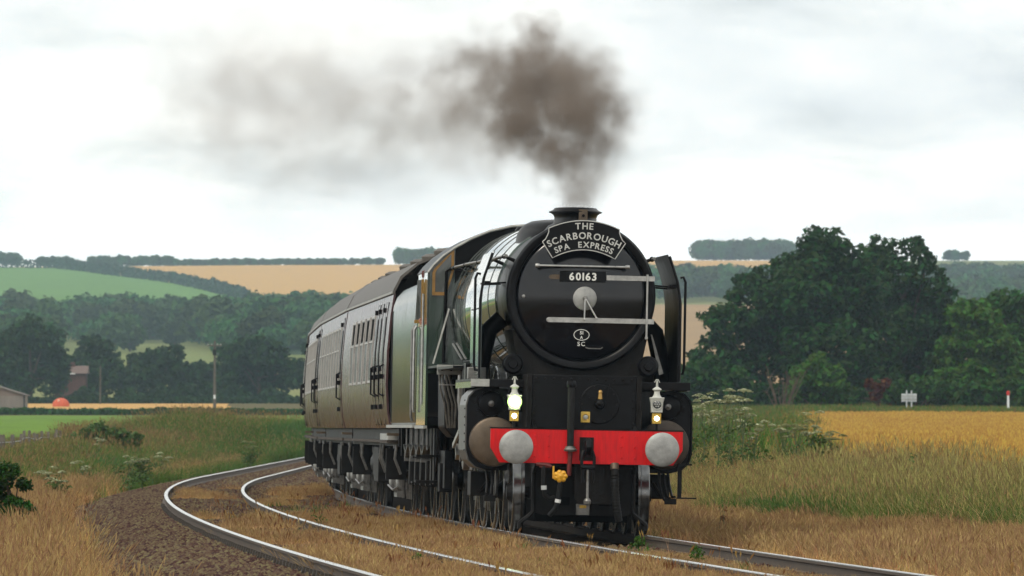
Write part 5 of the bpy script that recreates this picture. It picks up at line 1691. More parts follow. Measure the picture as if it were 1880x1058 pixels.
# --- tall meadow grass of the right-hand verge
tall = [tuft('tall%d' % i, 60 + i, 30, 0.35, 0.86, 0.010, 0.26, 1.25, ['blade_olive', 'blade_green', 'straw_pale', 'seed_green'], 0.18, 0.12, 0.0055, [10, 9, 2]) for i in range(4)]
tall += [tuft('lush%d' % i, 70 + i, 32, 0.35, 0.80, 0.013, 0.24, 1.0, ['blade_lush', 'blade_green', 'seed_head'], 0.12, 0.10, 0.009, [4, 2]) for i in range(2)]
tall += [tuft('strawtall%d' % i, 80 + i, 28, 0.35, 0.80, 0.010, 0.24, 1.2, ['straw', 'blade_olive', 'straw_pale', 'seed_head'], 0.26, 0.12, 0.006, [2, 5, 2]) for i in range(2)]
X1, Y1, l1, s1 = zone(64000, -30, 140, 3.2, 16.5)
n1_ = fbm(X1 * 0.28, Y1 * 0.10, 31)
k = (l1 > 4.6 + np.clip((140 - Y1) / 14, 0, 2.2) + 2.2 * (fbm(X1 * 0.6, Y1 * 0.25, 33) - 0.5)) & (l1 < 12 + np.clip((Y1 - 200) / 40, 0, 4))
X1, Y1, l1, n1_ = X1[k], Y1[k], l1[k], n1_[k]
n2_ = fbm(X1 * 0.5 + 7, Y1 * 0.18, 37)
n2_ = n2_ + 0.30 * np.exp(-((l1 - 8.6) / 1.4) ** 2 - ((Y1 - 150) / 16) ** 2) + 0.12 * (rng.random(len(X1)) - 0.5)
pk = np.where(n2_ > 0.64, rng.integers(4, 6, len(X1)), np.where(n2_ < 0.36, rng.integers(6, 8, len(X1)), rng.integers(0, 4, len(X1))))
finish('tall_verge_grass', tall, X1, Y1, 0.60 + 0.45 * rng.random(len(X1)) + 0.7 * (n1_ - 0.5) + 0.2 * np.clip((l1 - 7) / 3, 0, 1), pk, 'tall seeding meadow grass, green and straw, right of the train', 'grass')
# --- left-hand verge: orange straw next to the ballast, then rank green growth
straw = [tuft('strawl%d' % i, 90 + i, 36, 0.20, 0.58, 0.008, 0.23, 1.1, ['straw', 'straw_dark', 'straw_pale', 'seed_head'], 0.40, 0.11, 0.006, [5, 2, 2]) for i in range(4)]
straw += [tuft('strawg%d' % i, 95 + i, 26, 0.25, 0.60, 0.014, 0.22, 0.9, ['blade_green', 'blade_olive', 'blade_lush', 'seed_dull'], 0.12, 0.09, 0.009, [4, 3, 3]) for i in range(2)]
X1, Y1, l1, s1 = zone(80000, -34, 300, -11.5, -5.6)
nz = fbm(X1 * 0.5, Y1 * 0.15, 41)
k = (l1 < -6.35 + 2.4 * (fbm(X1 * 0.5, Y1 * 0.22, 43) - 0.5)) & (rng.random(len(l1)) < np.clip((-5.6 - l1) * 0.9, 0.08, 1))
X1, Y1, l1, nz = X1[k], Y1[k], l1[k], nz[k]
gfr = smooth01((-l1 - 7.5 - 1.2 * (nz - 0.5)) / 1.5) * 0.93 + (nz > 0.60) * 0.25 + np.clip((Y1 - 195) / 60, 0, 0.9) - 0.30 * (Y1 < 118)
pk = np.where(rng.random(len(X1)) < gfr, rng.integers(4, 6, len(X1)), rng.integers(0, 4, len(X1)))
finish('straw_verge_grass', straw, X1, Y1, 0.55 + 0.5 * rng.random(len(X1)) + np.clip((-l1 - 6.6) * 0.09, 0, 0.45), pk, 'orange dry grass along the left edge of the ballast', 'grass')
rank = [tuft('rank%d' % i, 110 + i, 36, 0.40, 0.95, 0.016, 0.40, 1.0, ['blade_green', 'blade_olive', 'blade_lush', 'seed_dull'], 0.09, 0.13, 0.012, [4, 3, 4]) for i in range(4)]
rank += [tuft('rankd%d' % i, 120 + i, 40, 0.35, 0.80, 0.035, 0.42, 0.9, ['weed_leaf', 'blade_lush'], 0.0, weights=[3, 2]) for i in range(2)]
X1, Y1, l1, s1 = zone(95000, -25, 330, -46, -8.0, 0.9)
nz = fbm(X1 * 0.22, Y1 * 0.05, 51)
k = (Y1 < 440) & (l1 < -8.9 - 1.5 * (Y1 < 118) + np.clip((Y1 - 190) / 60, 0, 0.7) + 2.0 * (fbm(X1 * 0.6, Y1 * 0.2, 53) - 0.5))
X1, Y1, l1, nz = X1[k], Y1[k], l1[k], nz[k]
Yb = 403 + 62 * rng.random(9000)
Xb = -0.052 * Yb + 0.045 * Yb * rng.random(9000)
X1, Y1, nz = np.concatenate([X1, Xb]), np.concatenate([Y1, Yb]), np.concatenate([nz, fbm(Xb * 0.22, Yb * 0.05, 51)])
pk = np.where(nz > 0.62, rng.integers(4, 6, len(X1)), rng.integers(0, 4, len(X1)))
finish('rank_verge_growth', rank, X1, Y1, (0.65 + 0.4 * rng.random(len(X1)) + 0.5 * np.clip(nz - 0.5, 0, 0.4)) * np.where((Y1 > 240) & (X1 < -0.0485 * Y1), 0.62, 1.0), pk, 'rank green grass and weeds on the bank left of the tracks', 'grass')
# --- wheat to the right
wheat = [tuft('wheat%d' % i, 130 + i, 40, 0.55, 0.72, 0.016, 0.55, 0.45, ['wheat_ear', 'straw', 'blade_olive', 'wheat_ear'], 0.80, 0.11, 0.022, [3, 1, 1]) for i in range(3)]
n = 60000
Yw = 150 + 412 * rng.random(n) ** 0.8
Xw = (0.006 + 0.058 * rng.random(n)) * Yw
lw = lateral(Xw, Yw)
k = (lw > 11.5 + np.clip((Yw - 200) / 40, 0, 4)) & (Yw > 150) & (Xw > (0.0305 + 0.002 * (fbm(Yw * 0.05, Yw * 0, 65) - 0.5)) * Yw)
Xw, Yw = Xw[k], Yw[k]
finish('wheat_crop', wheat, Xw, Yw, 0.9 + 0.25 * rng.random(len(Xw)) + 0.25 * fbm(Xw * 0.1, Yw * 0.03, 61), rng.integers(0, 3, len(Xw)), 'ripening golden wheat standing in the field on the right', 'wheat')
# --- green strip of rough growth between wheat and trees
n = 15000
Yw = 558 + 84 * rng.random(n)
Xw = (0.017 + 0.045 * rng.random(n)) * Yw
Yr = 205 + 360 * rng.random(7000)
Xr = (0.015 + 0.0165 * rng.random(7000)) * Yr
Yw, Xw = np.concatenate([Yw, Yr]), np.concatenate([Xw, Xr])
n = len(Yw)
rough = [tuft('rough%d' % i, 140 + i, 44, 0.5, 1.1, 0.06, 0.7, 0.6, ['blade_green', 'blade_olive', 'straw_dark', 'blade_lush'], 0.0, weights=[3, 3, 2, 2]) for i in range(3)]
finish('field_edge_growth', rough, Xw, Yw, 0.65 + 0.4 * rng.random(n) + 0.6 * fbm(Xw * 0.25, Yw * 0.1, 63), rng.integers(0, 3, n), 'rough green and brown growth between the wheat and the trees', 'grass')

# --- ballast stones
st_p = []
for i in range(4):
    r = random.Random(200 + i)
    bs = [(0, 0, 1), (0.9, 0, 0.3), (0.2, 0.9, 0.2), (-0.8, 0.5, 0.3), (-0.7, -0.6, 0.2), (0.3, -0.9, 0.3), (0.6, 0.5, -0.7), (-0.6, 0.3, -0.8), (0, -0.7, -0.7)]
    fc = [(0, 1, 2), (0, 2, 3), (0, 3, 4), (0, 4, 5), (0, 5, 1), (1, 6, 2), (2, 7, 3), (2, 6, 7), (3, 7, 4), (4, 7, 8), (4, 8, 5), (5, 8, 1), (1, 8, 6), (6, 8, 7)]
    q = np.array([[c * r.uniform(0.6, 1.15) * a for c, a in zip(b, (0.044, 0.038, 0.030))] for b in bs])
    st_p.append(arr_mesh('stone%d' % i, q, np.array(fc), MATS['stone']))
A = []
for (n, sa, sb, la, lb) in ((70000, -34, 90, -6.95, -4.25), (30000, 90, 260, -6.6, -4.25), (26000, -34, 90, -4.05, -0.85), (26000, 90, 270, -4.05, -0.85), (15000, -34, 70, 0.85, 2.1), (3500, -34, 0, -0.65, 0.65)):
    X1, Y1, l1, s1 = zone(n, sa, sb, la, lb, 1.15)
    A.append((X1, Y1))
Xa, Ya = np.concatenate([a[0] for a in A]), np.concatenate([a[1] for a in A])
finish('ballast_stones', st_p, Xa, Ya, 0.7 + 0.9 * rng.random(len(Xa)) ** 2, rng.integers(0, 4, len(Xa)), 'brown ballast stones heaped along the tracks', 'ballast', 0.004)


# =================================================================== trees, bushes, hedges
def leaf_cloud(lobes, n, size, seed, fill=0.25, clumps=26, flat=0.75):
    """lobes: (x, y, z, r) -> quads spread in clumps over and through the lobes"""
    g = np.random.default_rng(seed)
    L_ = np.array(lobes, float)
    wgt = L_[:, 3] ** 2
    wgt /= wgt.sum()
    cen, rad = [], []
    for (x, y, z, r), w_ in zip(L_, wgt):
        m = max(6, int(clumps * len(L_) * w_))
        d = g.normal(size=(m, 3))
        d /= np.linalg.norm(d, axis=1)[:, None]
        d[:, 2] = np.where(d[:, 2] < -0.5, -d[:, 2] * 0.6, d[:, 2])
        rr = r * g.uniform(0.72, 1.0, m)
        cen.append(np.array([x, y, z]) + d * rr[:, None] * np.array([1, 1, 0.95]))
        rad.append(r * g.uniform(0.20, 0.42, m))
    cen, rad = np.concatenate(cen), np.concatenate(rad)
    p = rad ** 2
    p /= p.sum()
    nc = int(n * (1 - fill))
    ci = g.choice(len(cen), nc, p=p)
    d = g.normal(size=(nc, 3))
    d /= np.linalg.norm(d, axis=1)[:, None]
    pos = cen[ci] + d * (rad[ci] * g.random(nc) ** 0.45)[:, None] * np.array([1, 1, flat])
    li = g.choice(len(L_), n - nc, p=wgt)
    d2 = g.normal(size=(n - nc, 3))
    d2 /= np.linalg.norm(d2, axis=1)[:, None]
    pos2 = L_[li, :3] + d2 * (L_[li, 3] * g.random(n - nc) ** 0.4 * 0.85)[:, None]
    pos = np.concatenate([pos, pos2])
    dirs = np.concatenate([d, d2])
    nn = dirs * 0.7 + g.normal(size=(n, 3)) * 0.6 + np.array([0, 0, 0.45])
    nn /= np.linalg.norm(nn, axis=1)[:, None]
    t = np.cross(nn, g.normal(size=(n, 3)))
    t /= np.linalg.norm(t, axis=1)[:, None]
    b = np.cross(nn, t)
    s = (size * g.uniform(0.6, 1.35, n))[:, None]
    V = np.stack([pos - t * s, pos - b * s * 0.55 + nn * s * 0.15, pos + t * s, pos + b * s * 0.55 + nn * s * 0.15], 1).reshape(-1, 3)
    F = np.arange(4 * n).reshape(n, 4)
    return V, F


def tree(name, label, cat, D, circles, base_px, base_y, leaf, n, size, seed, group=None, trunk_r=0.35, depth=0.8, fill=0.25, gap=1.0, limbs=7):
    """circles: crown outline as discs of the photograph (x, y, r); built as round lobes with real depth at distance D"""
    g = random.Random(seed)
    b = P(base_px, base_y, D)
    b.z = float(ground_z(b.x, b.y))
    T = thing(name, label, cat, b, group=group)
    lob = []
    k = D / FPX
    for (x, y, r) in circles:
        q = P(x, y, D)
        lob.append((q.x - b.x, g.uniform(-1, 1) * r * k * depth, q.z - b.z, r * k * 0.93))
    V, F = leaf_cloud(lob, n, size, seed, fill)
    V[:, 2] = np.maximum(V[:, 2], 0.05)
    child('crown', arr_mesh('crown', V, F, MATS[leaf]), T)
    top = max(l[2] for l in lob)
    tr = MB()
    tr.tube([(0, 0, -0.3), (0.1, 0, top * 0.2), (0.05, 0.1, top * 0.45), (0, 0, top * 0.8)], trunk_r, 8, trunk_r * 0.3)
    for i in range(limbs):
        l = g.choice(lob)
        z0 = top * g.uniform(0.15, 0.5)
        tr.tube([(0.05, 0, z0), (l[0] * 0.5, l[1] * 0.5, (z0 + l[2]) / 2 + 0.3), (l[0], l[1], l[2])], trunk_r * 0.4, 5, trunk_r * 0.08)
    tr.build('trunk', 'bark', T)
    return T


GR = 'trees at the edge of the wheat field'
tree('broad_tree', 'largest dark green tree right of the locomotive, with a domed crown', 'tree', 650,
     [(1505, 478, 62), (1455, 500, 50), (1545, 500, 50), (1578, 490, 34), (1585, 530, 50), (1400, 540, 60), (1480, 560, 85), (1560, 570, 80), (1340, 595, 55), (1420, 630, 85), (1520, 650, 85), (1310, 650, 50), (1380, 690, 60), (1480, 700, 60), (1560, 700, 60), (1275, 690, 32)],
     1450, 748, 'leaf_dark', 30000, 0.26, 301, GR, 0.5, 0.9)
tree('ragged_tree', 'dark tree with a ragged open top beside the domed tree', 'tree', 668,
     [(1610, 470, 36), (1645, 455, 26), (1680, 462, 30), (1700, 490, 36), (1640, 510, 48), (1725, 530, 34), (1748, 590, 40), (1600, 545, 50), (1680, 570, 62), (1640, 620, 75), (1710, 630, 60), (1600, 690, 60), (1680, 700, 62), (1735, 690, 50)],
     1660, 748, 'leaf_dark', 21000, 0.26, 302, GR, 0.45, 0.9, 0.15)
tree('leafy_tree', 'lighter green tree right of the ragged tree', 'tree', 642,
     [(1775, 585, 42), (1805, 580, 36), (1800, 625, 50), (1760, 650, 45), (1830, 660, 50), (1790, 700, 52), (1850, 705, 45), (1740, 710, 40)],
     1795, 748, 'leaf_light', 13000, 0.24, 303, GR, 0.35)
tree('dark_tree', 'dark green tree at the right edge of the picture', 'tree', 672,
     [(1835, 562, 36), (1868, 575, 42), (1895, 600, 45), (1850, 630, 50), (1900, 660, 60), (1870, 700, 55), (1940, 640, 60), (1950, 700, 50)],
     1885, 748, 'leaf_mid', 13000, 0.26, 304, GR, 0.4)
tree('low_tree', 'low bushy green tree just right of the smoke deflector', 'tree', 630,
     [(1270, 700, 34), (1305, 690, 38), (1345, 705, 36), (1250, 720, 25), (1320, 725, 30), (1225, 725, 22)],
     1300, 750, 'leaf_mid', 6500, 0.22, 305, GR, 0.25)
tree('bright_bush', 'brighter green bush in front of the domed tree', 'bush', 622,
     [(1500, 670, 24), (1480, 695, 32), (1525, 700, 32), (1500, 722, 36), (1455, 725, 22), (1550, 725, 25)],
     1500, 752, 'leaf_light', 6000, 0.20, 306, None, 0.2)
tree('rust_bush', 'small rust-brown leaved bush under the ragged tree', 'bush', 625,
     [(1597, 708, 12), (1612, 714, 13), (1626, 704, 11), (1608, 728, 12)], 1612, 752, 'leaf_rust', 1100, 0.16, 307, None, 0.1)
tree('round_bush', 'rounded dark bush at the foot of the ragged tree', 'bush', 628,
     [(1650, 725, 30), (1690, 722, 32), (1730, 725, 30), (1570, 730, 22)], 1680, 752, 'leaf_mid', 4500, 0.22, 308, None, 0.2)
tree('hedge_bush', 'low hedge-like bush under the lighter green tree', 'bush', 626,
     [(1780, 725, 30), (1820, 722, 32), (1860, 725, 32), (1900, 724, 34)], 1830, 752, 'leaf_mid', 5000, 0.22, 309, None, 0.2)


def twig_shrub():
    b = P(1437, 750, 618)
    b.z = float(ground_z(b.x, b.y))
    T = thing('bare_shrub', 'bare brown twiggy shrub in front of the domed tree', 'shrub', b)
    g = random.Random(8)
    for i in range(16):
        a = g.uniform(-0.9, 0.9)
        h = g.uniform(2.0, 4.2)
        p1 = (h * 0.25 * a, g.uniform(-0.5, 0.5), h * 0.45)
        p2 = (h * 0.55 * a, g.uniform(-0.8, 0.8), h * 0.95)
        m = MB().tube([(0.25 * a, 0, -0.1), p1, p2], 0.055, 5, 0.014)
        for j in range(4):
            t = g.uniform(0.3, 0.95)
            q = [p1[k_] + (p2[k_] - p1[k_]) * t for k_ in range(3)]
            m.tube([q, (q[0] + g.uniform(-0.5, 0.5), q[1] + g.uniform(-0.5, 0.5), q[2] + g.uniform(0.2, 0.8))], 0.02, 4, 0.006)
        m.build('branch', 'twig', T)


twig_shrub()

# --- the darker tree belt on the left
GL = 'tree belt beyond the pasture'
for k, (nm, lb, D, circ, bx, lf, n, seed) in enumerate([
    ('tall_tree', 'tallest domed tree at the left edge of the picture', 1270, [(55, 605, 32), (85, 625, 34), (30, 630, 38), (15, 670, 45), (65, 665, 48), (105, 660, 34), (95, 700, 42), (40, 710, 40), (-20, 690, 45), (-10, 640, 35)], 55, 'leaf_far', 9000, 321),
    ('spreading_tree', 'spreading tree behind the red brick house', 1310, [(165, 640, 28), (190, 650, 30), (150, 675, 36), (200, 690, 42), (160, 710, 36), (225, 705, 32)], 180, 'leaf_far', 6000, 322),
    ('uneven_tree', 'uneven tree between the house and the utility pole', 1300, [(255, 670, 30), (290, 665, 32), (320, 655, 24), (270, 700, 38), (320, 690, 36), (345, 705, 32)], 290, 'leaf_far', 6500, 323),
    ('low_belt_tree', 'lowest tree of the belt, left of the utility pole', 1330, [(365, 690, 28), (395, 685, 26), (360, 715, 28), (410, 712, 28), (345, 700, 20)], 380, 'leaf_far', 4500, 324),
    ('domed_tree', 'broad domed tree right of the utility pole', 1280, [(462, 638, 32), (430, 660, 36), (495, 655, 38), (455, 690, 48), (520, 690, 42), (415, 705, 32), (480, 715, 36), (545, 690, 36)], 475, 'leaf_far', 8000, 325),
    ('far_belt_tree', 'tree half hidden behind the rearmost carriages', 1320, [(575, 640, 26), (600, 665, 34), (560, 690, 36), (620, 700, 40), (650, 680, 40)], 595, 'leaf_far', 5000, 326)]):
    tree(nm, lb, 'tree', D, circ, bx, 738, lf, n, 0.42, seed, GL, 0.4, 0.9, 0.3)
for k, (x, y, r, lb) in enumerate([(20, 728, 16, 'dark bush beside the grey barn'), (155, 727, 17, 'dark bush in front of the red brick house'), (235, 728, 18, 'dark bush left of the thin pole'), (300, 727, 17, 'dark bush between the two poles'),
                                   (345, 722, 20, 'dark bush just left of the utility pole'), (420, 726, 20, 'dark bush just right of the utility pole'), (500, 728, 18, 'dark bush near the rear carriages')]):
    tree('belt_bush', lb, 'bush', 1240, [(x, y, r), (x - r, y + 5, r * 0.7), (x + r, y + 4, r * 0.75), (x + r * 1.8, y + 7, r * 0.6)], x, 742, 'leaf_far', 1500, 0.34, 340 + k, 'bushes below the tree belt', 0.1)


def hedge(name, label, pts, h, wd, n, leaf, size, seed):
    g = np.random.default_rng(seed)
    pts = [np.array(p, float) for p in pts]
    seg = [np.linalg.norm(b - a) for a, b in zip(pts[:-1], pts[1:])]
    cum = np.concatenate([[0], np.cumsum(seg)])
    t = g.random(n) * cum[-1]
    X = np.interp(t, cum, [p[0] for p in pts])
    Y = np.interp(t, cum, [p[1] for p in pts])
    d = (pts[-1] - pts[0]) / np.linalg.norm(pts[-1] - pts[0])
    hh = h * (0.7 + 0.6 * fbm(t * 0.35 / h, t * 0 + seed, seed))
    a = g.random(n) * PI
    r = g.random(n) ** 0.3
    off = np.cos(a) * wd * r
    X, Y = X - d[1] * off, Y + d[0] * off
    Z = ground_z(X, Y) + np.sin(a) * hh * r
    pos = np.stack([X, Y, Z], -1)
    V, F = leaf_cloud([(0, 0, 0, 1)], n, size, seed)
    V = V.reshape(n, 4, 3)
    V = V - V.mean(1, keepdims=True) + pos[:, None, :]
    o = bpy.data.objects.new(name, arr_mesh(name, V.reshape(-1, 3), F, MATS[leaf]))
    COL.objects.link(o)
    return tag(o, label, 'hedge')


def gxy(x, D):
    return ((x - 940) * D / FPX, D)


hedge('field_hedge', 'clipped dark hedge along the far side of the green pasture', [gxy(-120, 950), gxy(200, 945), gxy(420, 940), gxy(640, 935)], 0.66, 1.0, 12000, 'leaf_mid', 0.20, 401)
hedge('undergrowth', 'dark undergrowth along the foot of the trees on the right', [gxy(1215, 645), gxy(1500, 648), gxy(1960, 640)], 2.5, 1.3, 22000, 'leaf_dark', 0.2, 403)
hedge('stubble_hedge', 'dark hedge beyond the orange stubble strip', [gxy(-120, 1180), gxy(250, 1185), gxy(640, 1180)], 0.8, 1.3, 8000, 'leaf_far', 0.25, 402)

# --- hill woods and hedges
hill_t = []
for i in range(5):
    r = random.Random(500 + i)
    lob = [(0, 0, 6.5, 3.6)] + [(r.uniform(-2.4, 2.4), r.uniform(-2.4, 2.4), r.uniform(3.0, 7.5), r.uniform(1.8, 2.8)) for q in range(6)]
    V, F = leaf_cloud(lob, 700, 0.75, 500 + i, 0.3)
    hill_t.append(arr_mesh('hilltree%d' % i, V, F, MATS['leaf_hill']))


def wood(name, label, n, test, Dr, pr, smin, smax, seed):
    g = np.random.default_rng(seed)
    D = g.uniform(*Dr, n)
    px = g.uniform(*pr, n)
    X = (px - 940) * D / FPX
    Z = base_z(X, D)
    py = YH - (Z - HC) * FPX / D
    k = test(px, py)
    X, D, Z = X[k], D[k], Z[k]
    scatter(name, hill_t, np.stack([X, D, Z - 0.4], -1), g.random(len(X)) * 6.28, g.uniform(smin, smax, len(X)), g.integers(0, 5, len(X)), label, 'wood')


wood('hillside_wood', 'hazy blue-green wood across the middle of the left hillside', 2600,
     lambda x, y: (y > np.interp(x, [-100, 300, 430, 540, 650, 760], [612, 616, 615, 606, 610, 618])) & (y < np.interp(x, [-100, 90, 110, 260, 300, 420, 760], [646, 642, 624, 632, 628, 648, 654])), (2100, 3300), (-140, 780), 0.75, 1.25, 601)
wood('lower_hillside_trees', 'scattered trees at the foot of the left hillside', 420,
     lambda x, y: (y > 628) & (y < 668) & ((x < 100) | (x > 395) | ((x > 150) & (x < 262) & (y < 650))), (1850, 2350), (-140, 760), 0.6, 1.0, 602)
wood('right_hillside_wood', 'hazy wood on the hillside right of the smoke deflector', 900,
     lambda x, y: (y > 533) & (y < 556), (3000, 4300), (1150, 1480), 0.7, 1.1, 603)
wood('far_right_wood', 'hazy wood covering the hillside at the right edge', 2000,
     lambda x, y: (y > 526) & (y < 625), (2500, 4350), (1640, 2000), 0.7, 1.15, 604)
wood('ridge_wood', 'dark wood on the skyline right of the chimney', 420,
     lambda x, y: y < 490, (4420, 4760), (1283, 1450), 0.55, 1.12, 605)
wood('skyline_clump', 'dark clump of trees on the skyline behind the cab', 200, lambda x, y: y < 600, (4300, 4640), (733, 860), 0.55, 0.85, 606)
wood('skyline_trees', 'uneven row of trees along the left skyline', 330, lambda x, y: (vnoise(x * 0.02, x * 0, 3) > 0.25), (4450, 4560), (-120, 315), 0.35, 0.62, 607)
wood('skyline_hedge', 'low line of trees along the middle of the skyline', 420, lambda x, y: x < 720, (4480, 4560), (300, 705), 0.26, 0.42, 608)
wood('skyline_corner_trees', 'taller trees on the skyline at the left edge', 18, lambda x, y: x < 30, (4440, 4500), (-60, 32), 0.6, 0.85, 609)
wood('skyline_bush', 'single rounded clump on the far right skyline', 30, lambda x, y: x > 0, (4380, 4460), (1738, 1778), 0.35, 0.6, 610)


def on_hill(px, py):
    D = np.linspace(1360, 4490, 1500)
    X = (px - 940) * D / FPX
    y = YH - (base_z(X, D) - HC) * FPX / D
    i = int(np.argmin(abs(y - py)))
    return X[i], D[i]


hp = [on_hill(x, y) for x, y in ((-60, 491), (110, 493), (200, 504), (330, 521), (390, 534), (450, 549))]
hb = hedge('hill_hedge', 'dark hedge dividing the green and golden fields on the hill', hp, 4.2, 3.0, 9000, 'leaf_far', 0.8, 620)

for k, (x, y, r, lb) in enumerate([(238, 622, 24, 'rounded tree alone on the hill meadow'), (320, 612, 27, 'large rounded tree above the pale meadow'), (186, 598, 22, 'small tree on the upper hill meadow'), (360, 604, 24, 'tree at the right end of the hill meadow'), (280, 600, 20, 'slender tree between the rounded hill trees')]):
    X, D = on_hill(x, y + r)
    pq = 940 + FPX * X / D
    tree('hill_tree', lb, 'tree', D, [(x, y - r * 0.3, r * 0.75), (x - r * 0.5, y, r * 0.6), (x + r * 0.5, y + r * 0.1, r * 0.6), (x, y + r * 0.35, r * 0.7)], x, y + r, 'leaf_hill', 1400, 0.6, 640 + k, 'single trees on the hill meadow', 0.3)


# --- umbellifers
def hogweed(px, D, h, seed, label, group, n=7, small=False):
    g = random.Random(seed)
    X = (px - 940) * D / FPX
    T = thing('cow_parsley', label, 'plant', (X, D, float(ground_z(X, D))), (0, 0, g.uniform(0, 6)), group)
    st = MB().tube([(0, 0, -0.02), (0.02, 0.01, h * 0.4), (0.0, 0.02, h * 0.75)], 0.016, 6, 0.010)
    tops = []
    for i in range(n):
        a = 2 * PI * i / n + g.uniform(-0.4, 0.4)
        rr = g.uniform(0.08, 0.32) * (0.6 + 0.25 * h)
        z0 = h * g.uniform(0.4, 0.75)
        tp = (rr * math.cos(a), rr * math.sin(a), h * g.uniform(0.74, 1.02))
        st.tube([(0, 0.01, z0), (tp[0] * 0.5, tp[1] * 0.5, (z0 + tp[2]) / 2), tp], 0.009, 5, 0.006)
        tops.append(tp)
    st.build('stem', 'stem_green', T)
    for tp in tops:
        R_ = g.uniform(0.08, 0.16)
        V, F = [], []
        ray = MB()
        for j in range(46):
            a, q = g.uniform(0, 2 * PI), math.sqrt(g.random())
            c = Vector((tp[0] + R_ * q * math.cos(a), tp[1] + R_ * q * math.sin(a), tp[2] + 0.05 * (1 - q * q) + 0.02))
            s_ = g.uniform(0.016, 0.032)
            o = len(V)
            tx = g.uniform(-0.35, 0.35)
            V += [(c.x - s_, c.y, c.z - tx * s_), (c.x, c.y - s_, c.z), (c.x + s_, c.y, c.z + tx * s_), (c.x, c.y + s_, c.z), (c.x, c.y, c.z - s_ * 0.6)]
            F += [(o, o + 1, o + 4), (o + 1, o + 2, o + 4), (o + 2, o + 3, o + 4), (o + 3, o, o + 4), (o, o + 1, o + 2), (o, o + 2, o + 3)]
        child('flower_head', arr_mesh('flower_head', np.array(V), np.array(F), MATS['umbel_white']), T)
    lob = [(g.uniform(-0.25, 0.25), g.uniform(-0.25, 0.25), h * g.uniform(0.15, 0.72), 0.20) for q in range(7)]
    V, F = leaf_cloud(lob, 380, 0.04, seed, 0.4)
    V[:, 2] = np.maximum(V[:, 2], 0.02)
    child('foliage', arr_mesh('foliage', V, F, MATS['weed_leaf']), T)


GU = 'cow parsley plants along the verge'
for k, (x, D, h, lb) in enumerate([(1268, 186, 1.95, 'cow parsley plant nearest the right-hand buffer'), (1292, 190, 2.15, 'tall cow parsley at the left of the big flowering clump'), (1318, 184, 2.05, 'cow parsley with many flower heads in the middle of the big clump'),
                                   (1338, 189, 2.25, 'tallest cow parsley of the big flowering clump'), (1362, 186, 2.2, 'cow parsley at the right of the big flowering clump'), (1384, 187, 1.65, 'short cow parsley just right of the big clump'),
                                   (1438, 198, 1.65, 'cow parsley at the left of the smaller flowering clump'), (1462, 194, 1.68, 'cow parsley in the middle of the smaller flowering clump'), (1490, 196, 1.8, 'cow parsley at the right of the smaller clump'),
                                   (1525, 196, 1.4, 'low cow parsley where the wheat begins')]):
    hogweed(x, D, h, 700 + k, lb, GU, 9)
for k, (x, D, h, lb) in enumerate([(85, 215, 0.95, 'cow parsley above the dark shrub at the left edge'), (150, 235, 1.0, 'cow parsley beside the leaning fence posts'), (182, 300, 1.15, 'cow parsley among the high weeds below the pasture'), (238, 240, 1.0, 'cow parsley halfway up the left bank'),
                                   (300, 290, 1.1, 'cow parsley near the top of the left bank'), (262, 210, 0.9, 'cow parsley low on the left bank'), (105, 190, 0.9, 'cow parsley just right of the dark shrub'), (460, 300, 1.0, 'cow parsley on the bank near the rear carriages')]):
    hogweed(x, D, h * 0.9, 730 + k, lb, GU, 4)


def weed(px, py, D, h, seed, label, leaf='weed_leaf', r=0.12, n=160, size=0.03, name='leafy_weed'):
    X = (px - 940) * D / FPX
    T = thing(name, label, 'weed', (X, D, float(ground_z(X, D))))
    g = random.Random(seed)
    V, F = leaf_cloud([(0, 0, h * 0.75, r), (g.uniform(-r, r), 0, h * 0.45, r), (g.uniform(-r, r), 0, h * 0.95, r * 0.6)], n, size, seed, 0.4)
    V[:, 2] = np.maximum(V[:, 2], 0.01)
    child('foliage', arr_mesh('foliage', V, F, MATS[leaf]), T)
    st = MB()
    for q in range(3):
        st.tube([(0, 0, -0.02), (g.uniform(-0.05, 0.05), 0, h * 0.5), (g.uniform(-r, r), g.uniform(-0.05, 0.05), h * 0.95)], 0.006, 5, 0.003)
    st.build('stem', 'stem_green', T)


weed(1174, 975, 104.5, 0.20, 801, 'small green weed at the foot of the right front wheel', 'leaf_light', 0.07, 170, 0.018)
weed(1278, 1008, 98, 0.16, 802, 'small green weed between the rails in front of the train', 'leaf_light', 0.09, 150, 0.018)
weed(767, 1035, 93, 0.16, 803, 'small yellow-green weed between the two tracks', 'leaf_light', 0.06, 90, 0.018)
weed(1677, 825, 165, 1.05, 804, 'dark leafy weed standing above the verge grass', 'weed_leaf', 0.16, 160, 0.04)
weed(1327, 958, 118, 0.55, 805, 'dead brown stalk standing by the right-hand rail', 'straw_dark', 0.05, 60, 0.02, 'dead_stalk')
weed(586, 945, 128, 0.20, 806, 'small green weed in the ballast of the empty track', 'leaf_light', 0.08, 90, 0.02)
weed(1405, 775, 190, 0.95, 807, 'yellow-green weed clump behind the flowering plants', 'leaf_light', 0.35, 420, 0.05)
weed(1860, 1050, 90, 0.25, 808, 'green weed at the bottom right corner', 'leaf_light', 0.12, 200, 0.02)


def shrub(name, label, D, circles, leaf, n, size, seed):
    return tree(name, label, 'shrub', D, circles, sum(c[0] for c in circles) / len(circles), 990, leaf, n, size, seed, None, 0.04, 0.8, 0.35, limbs=9)


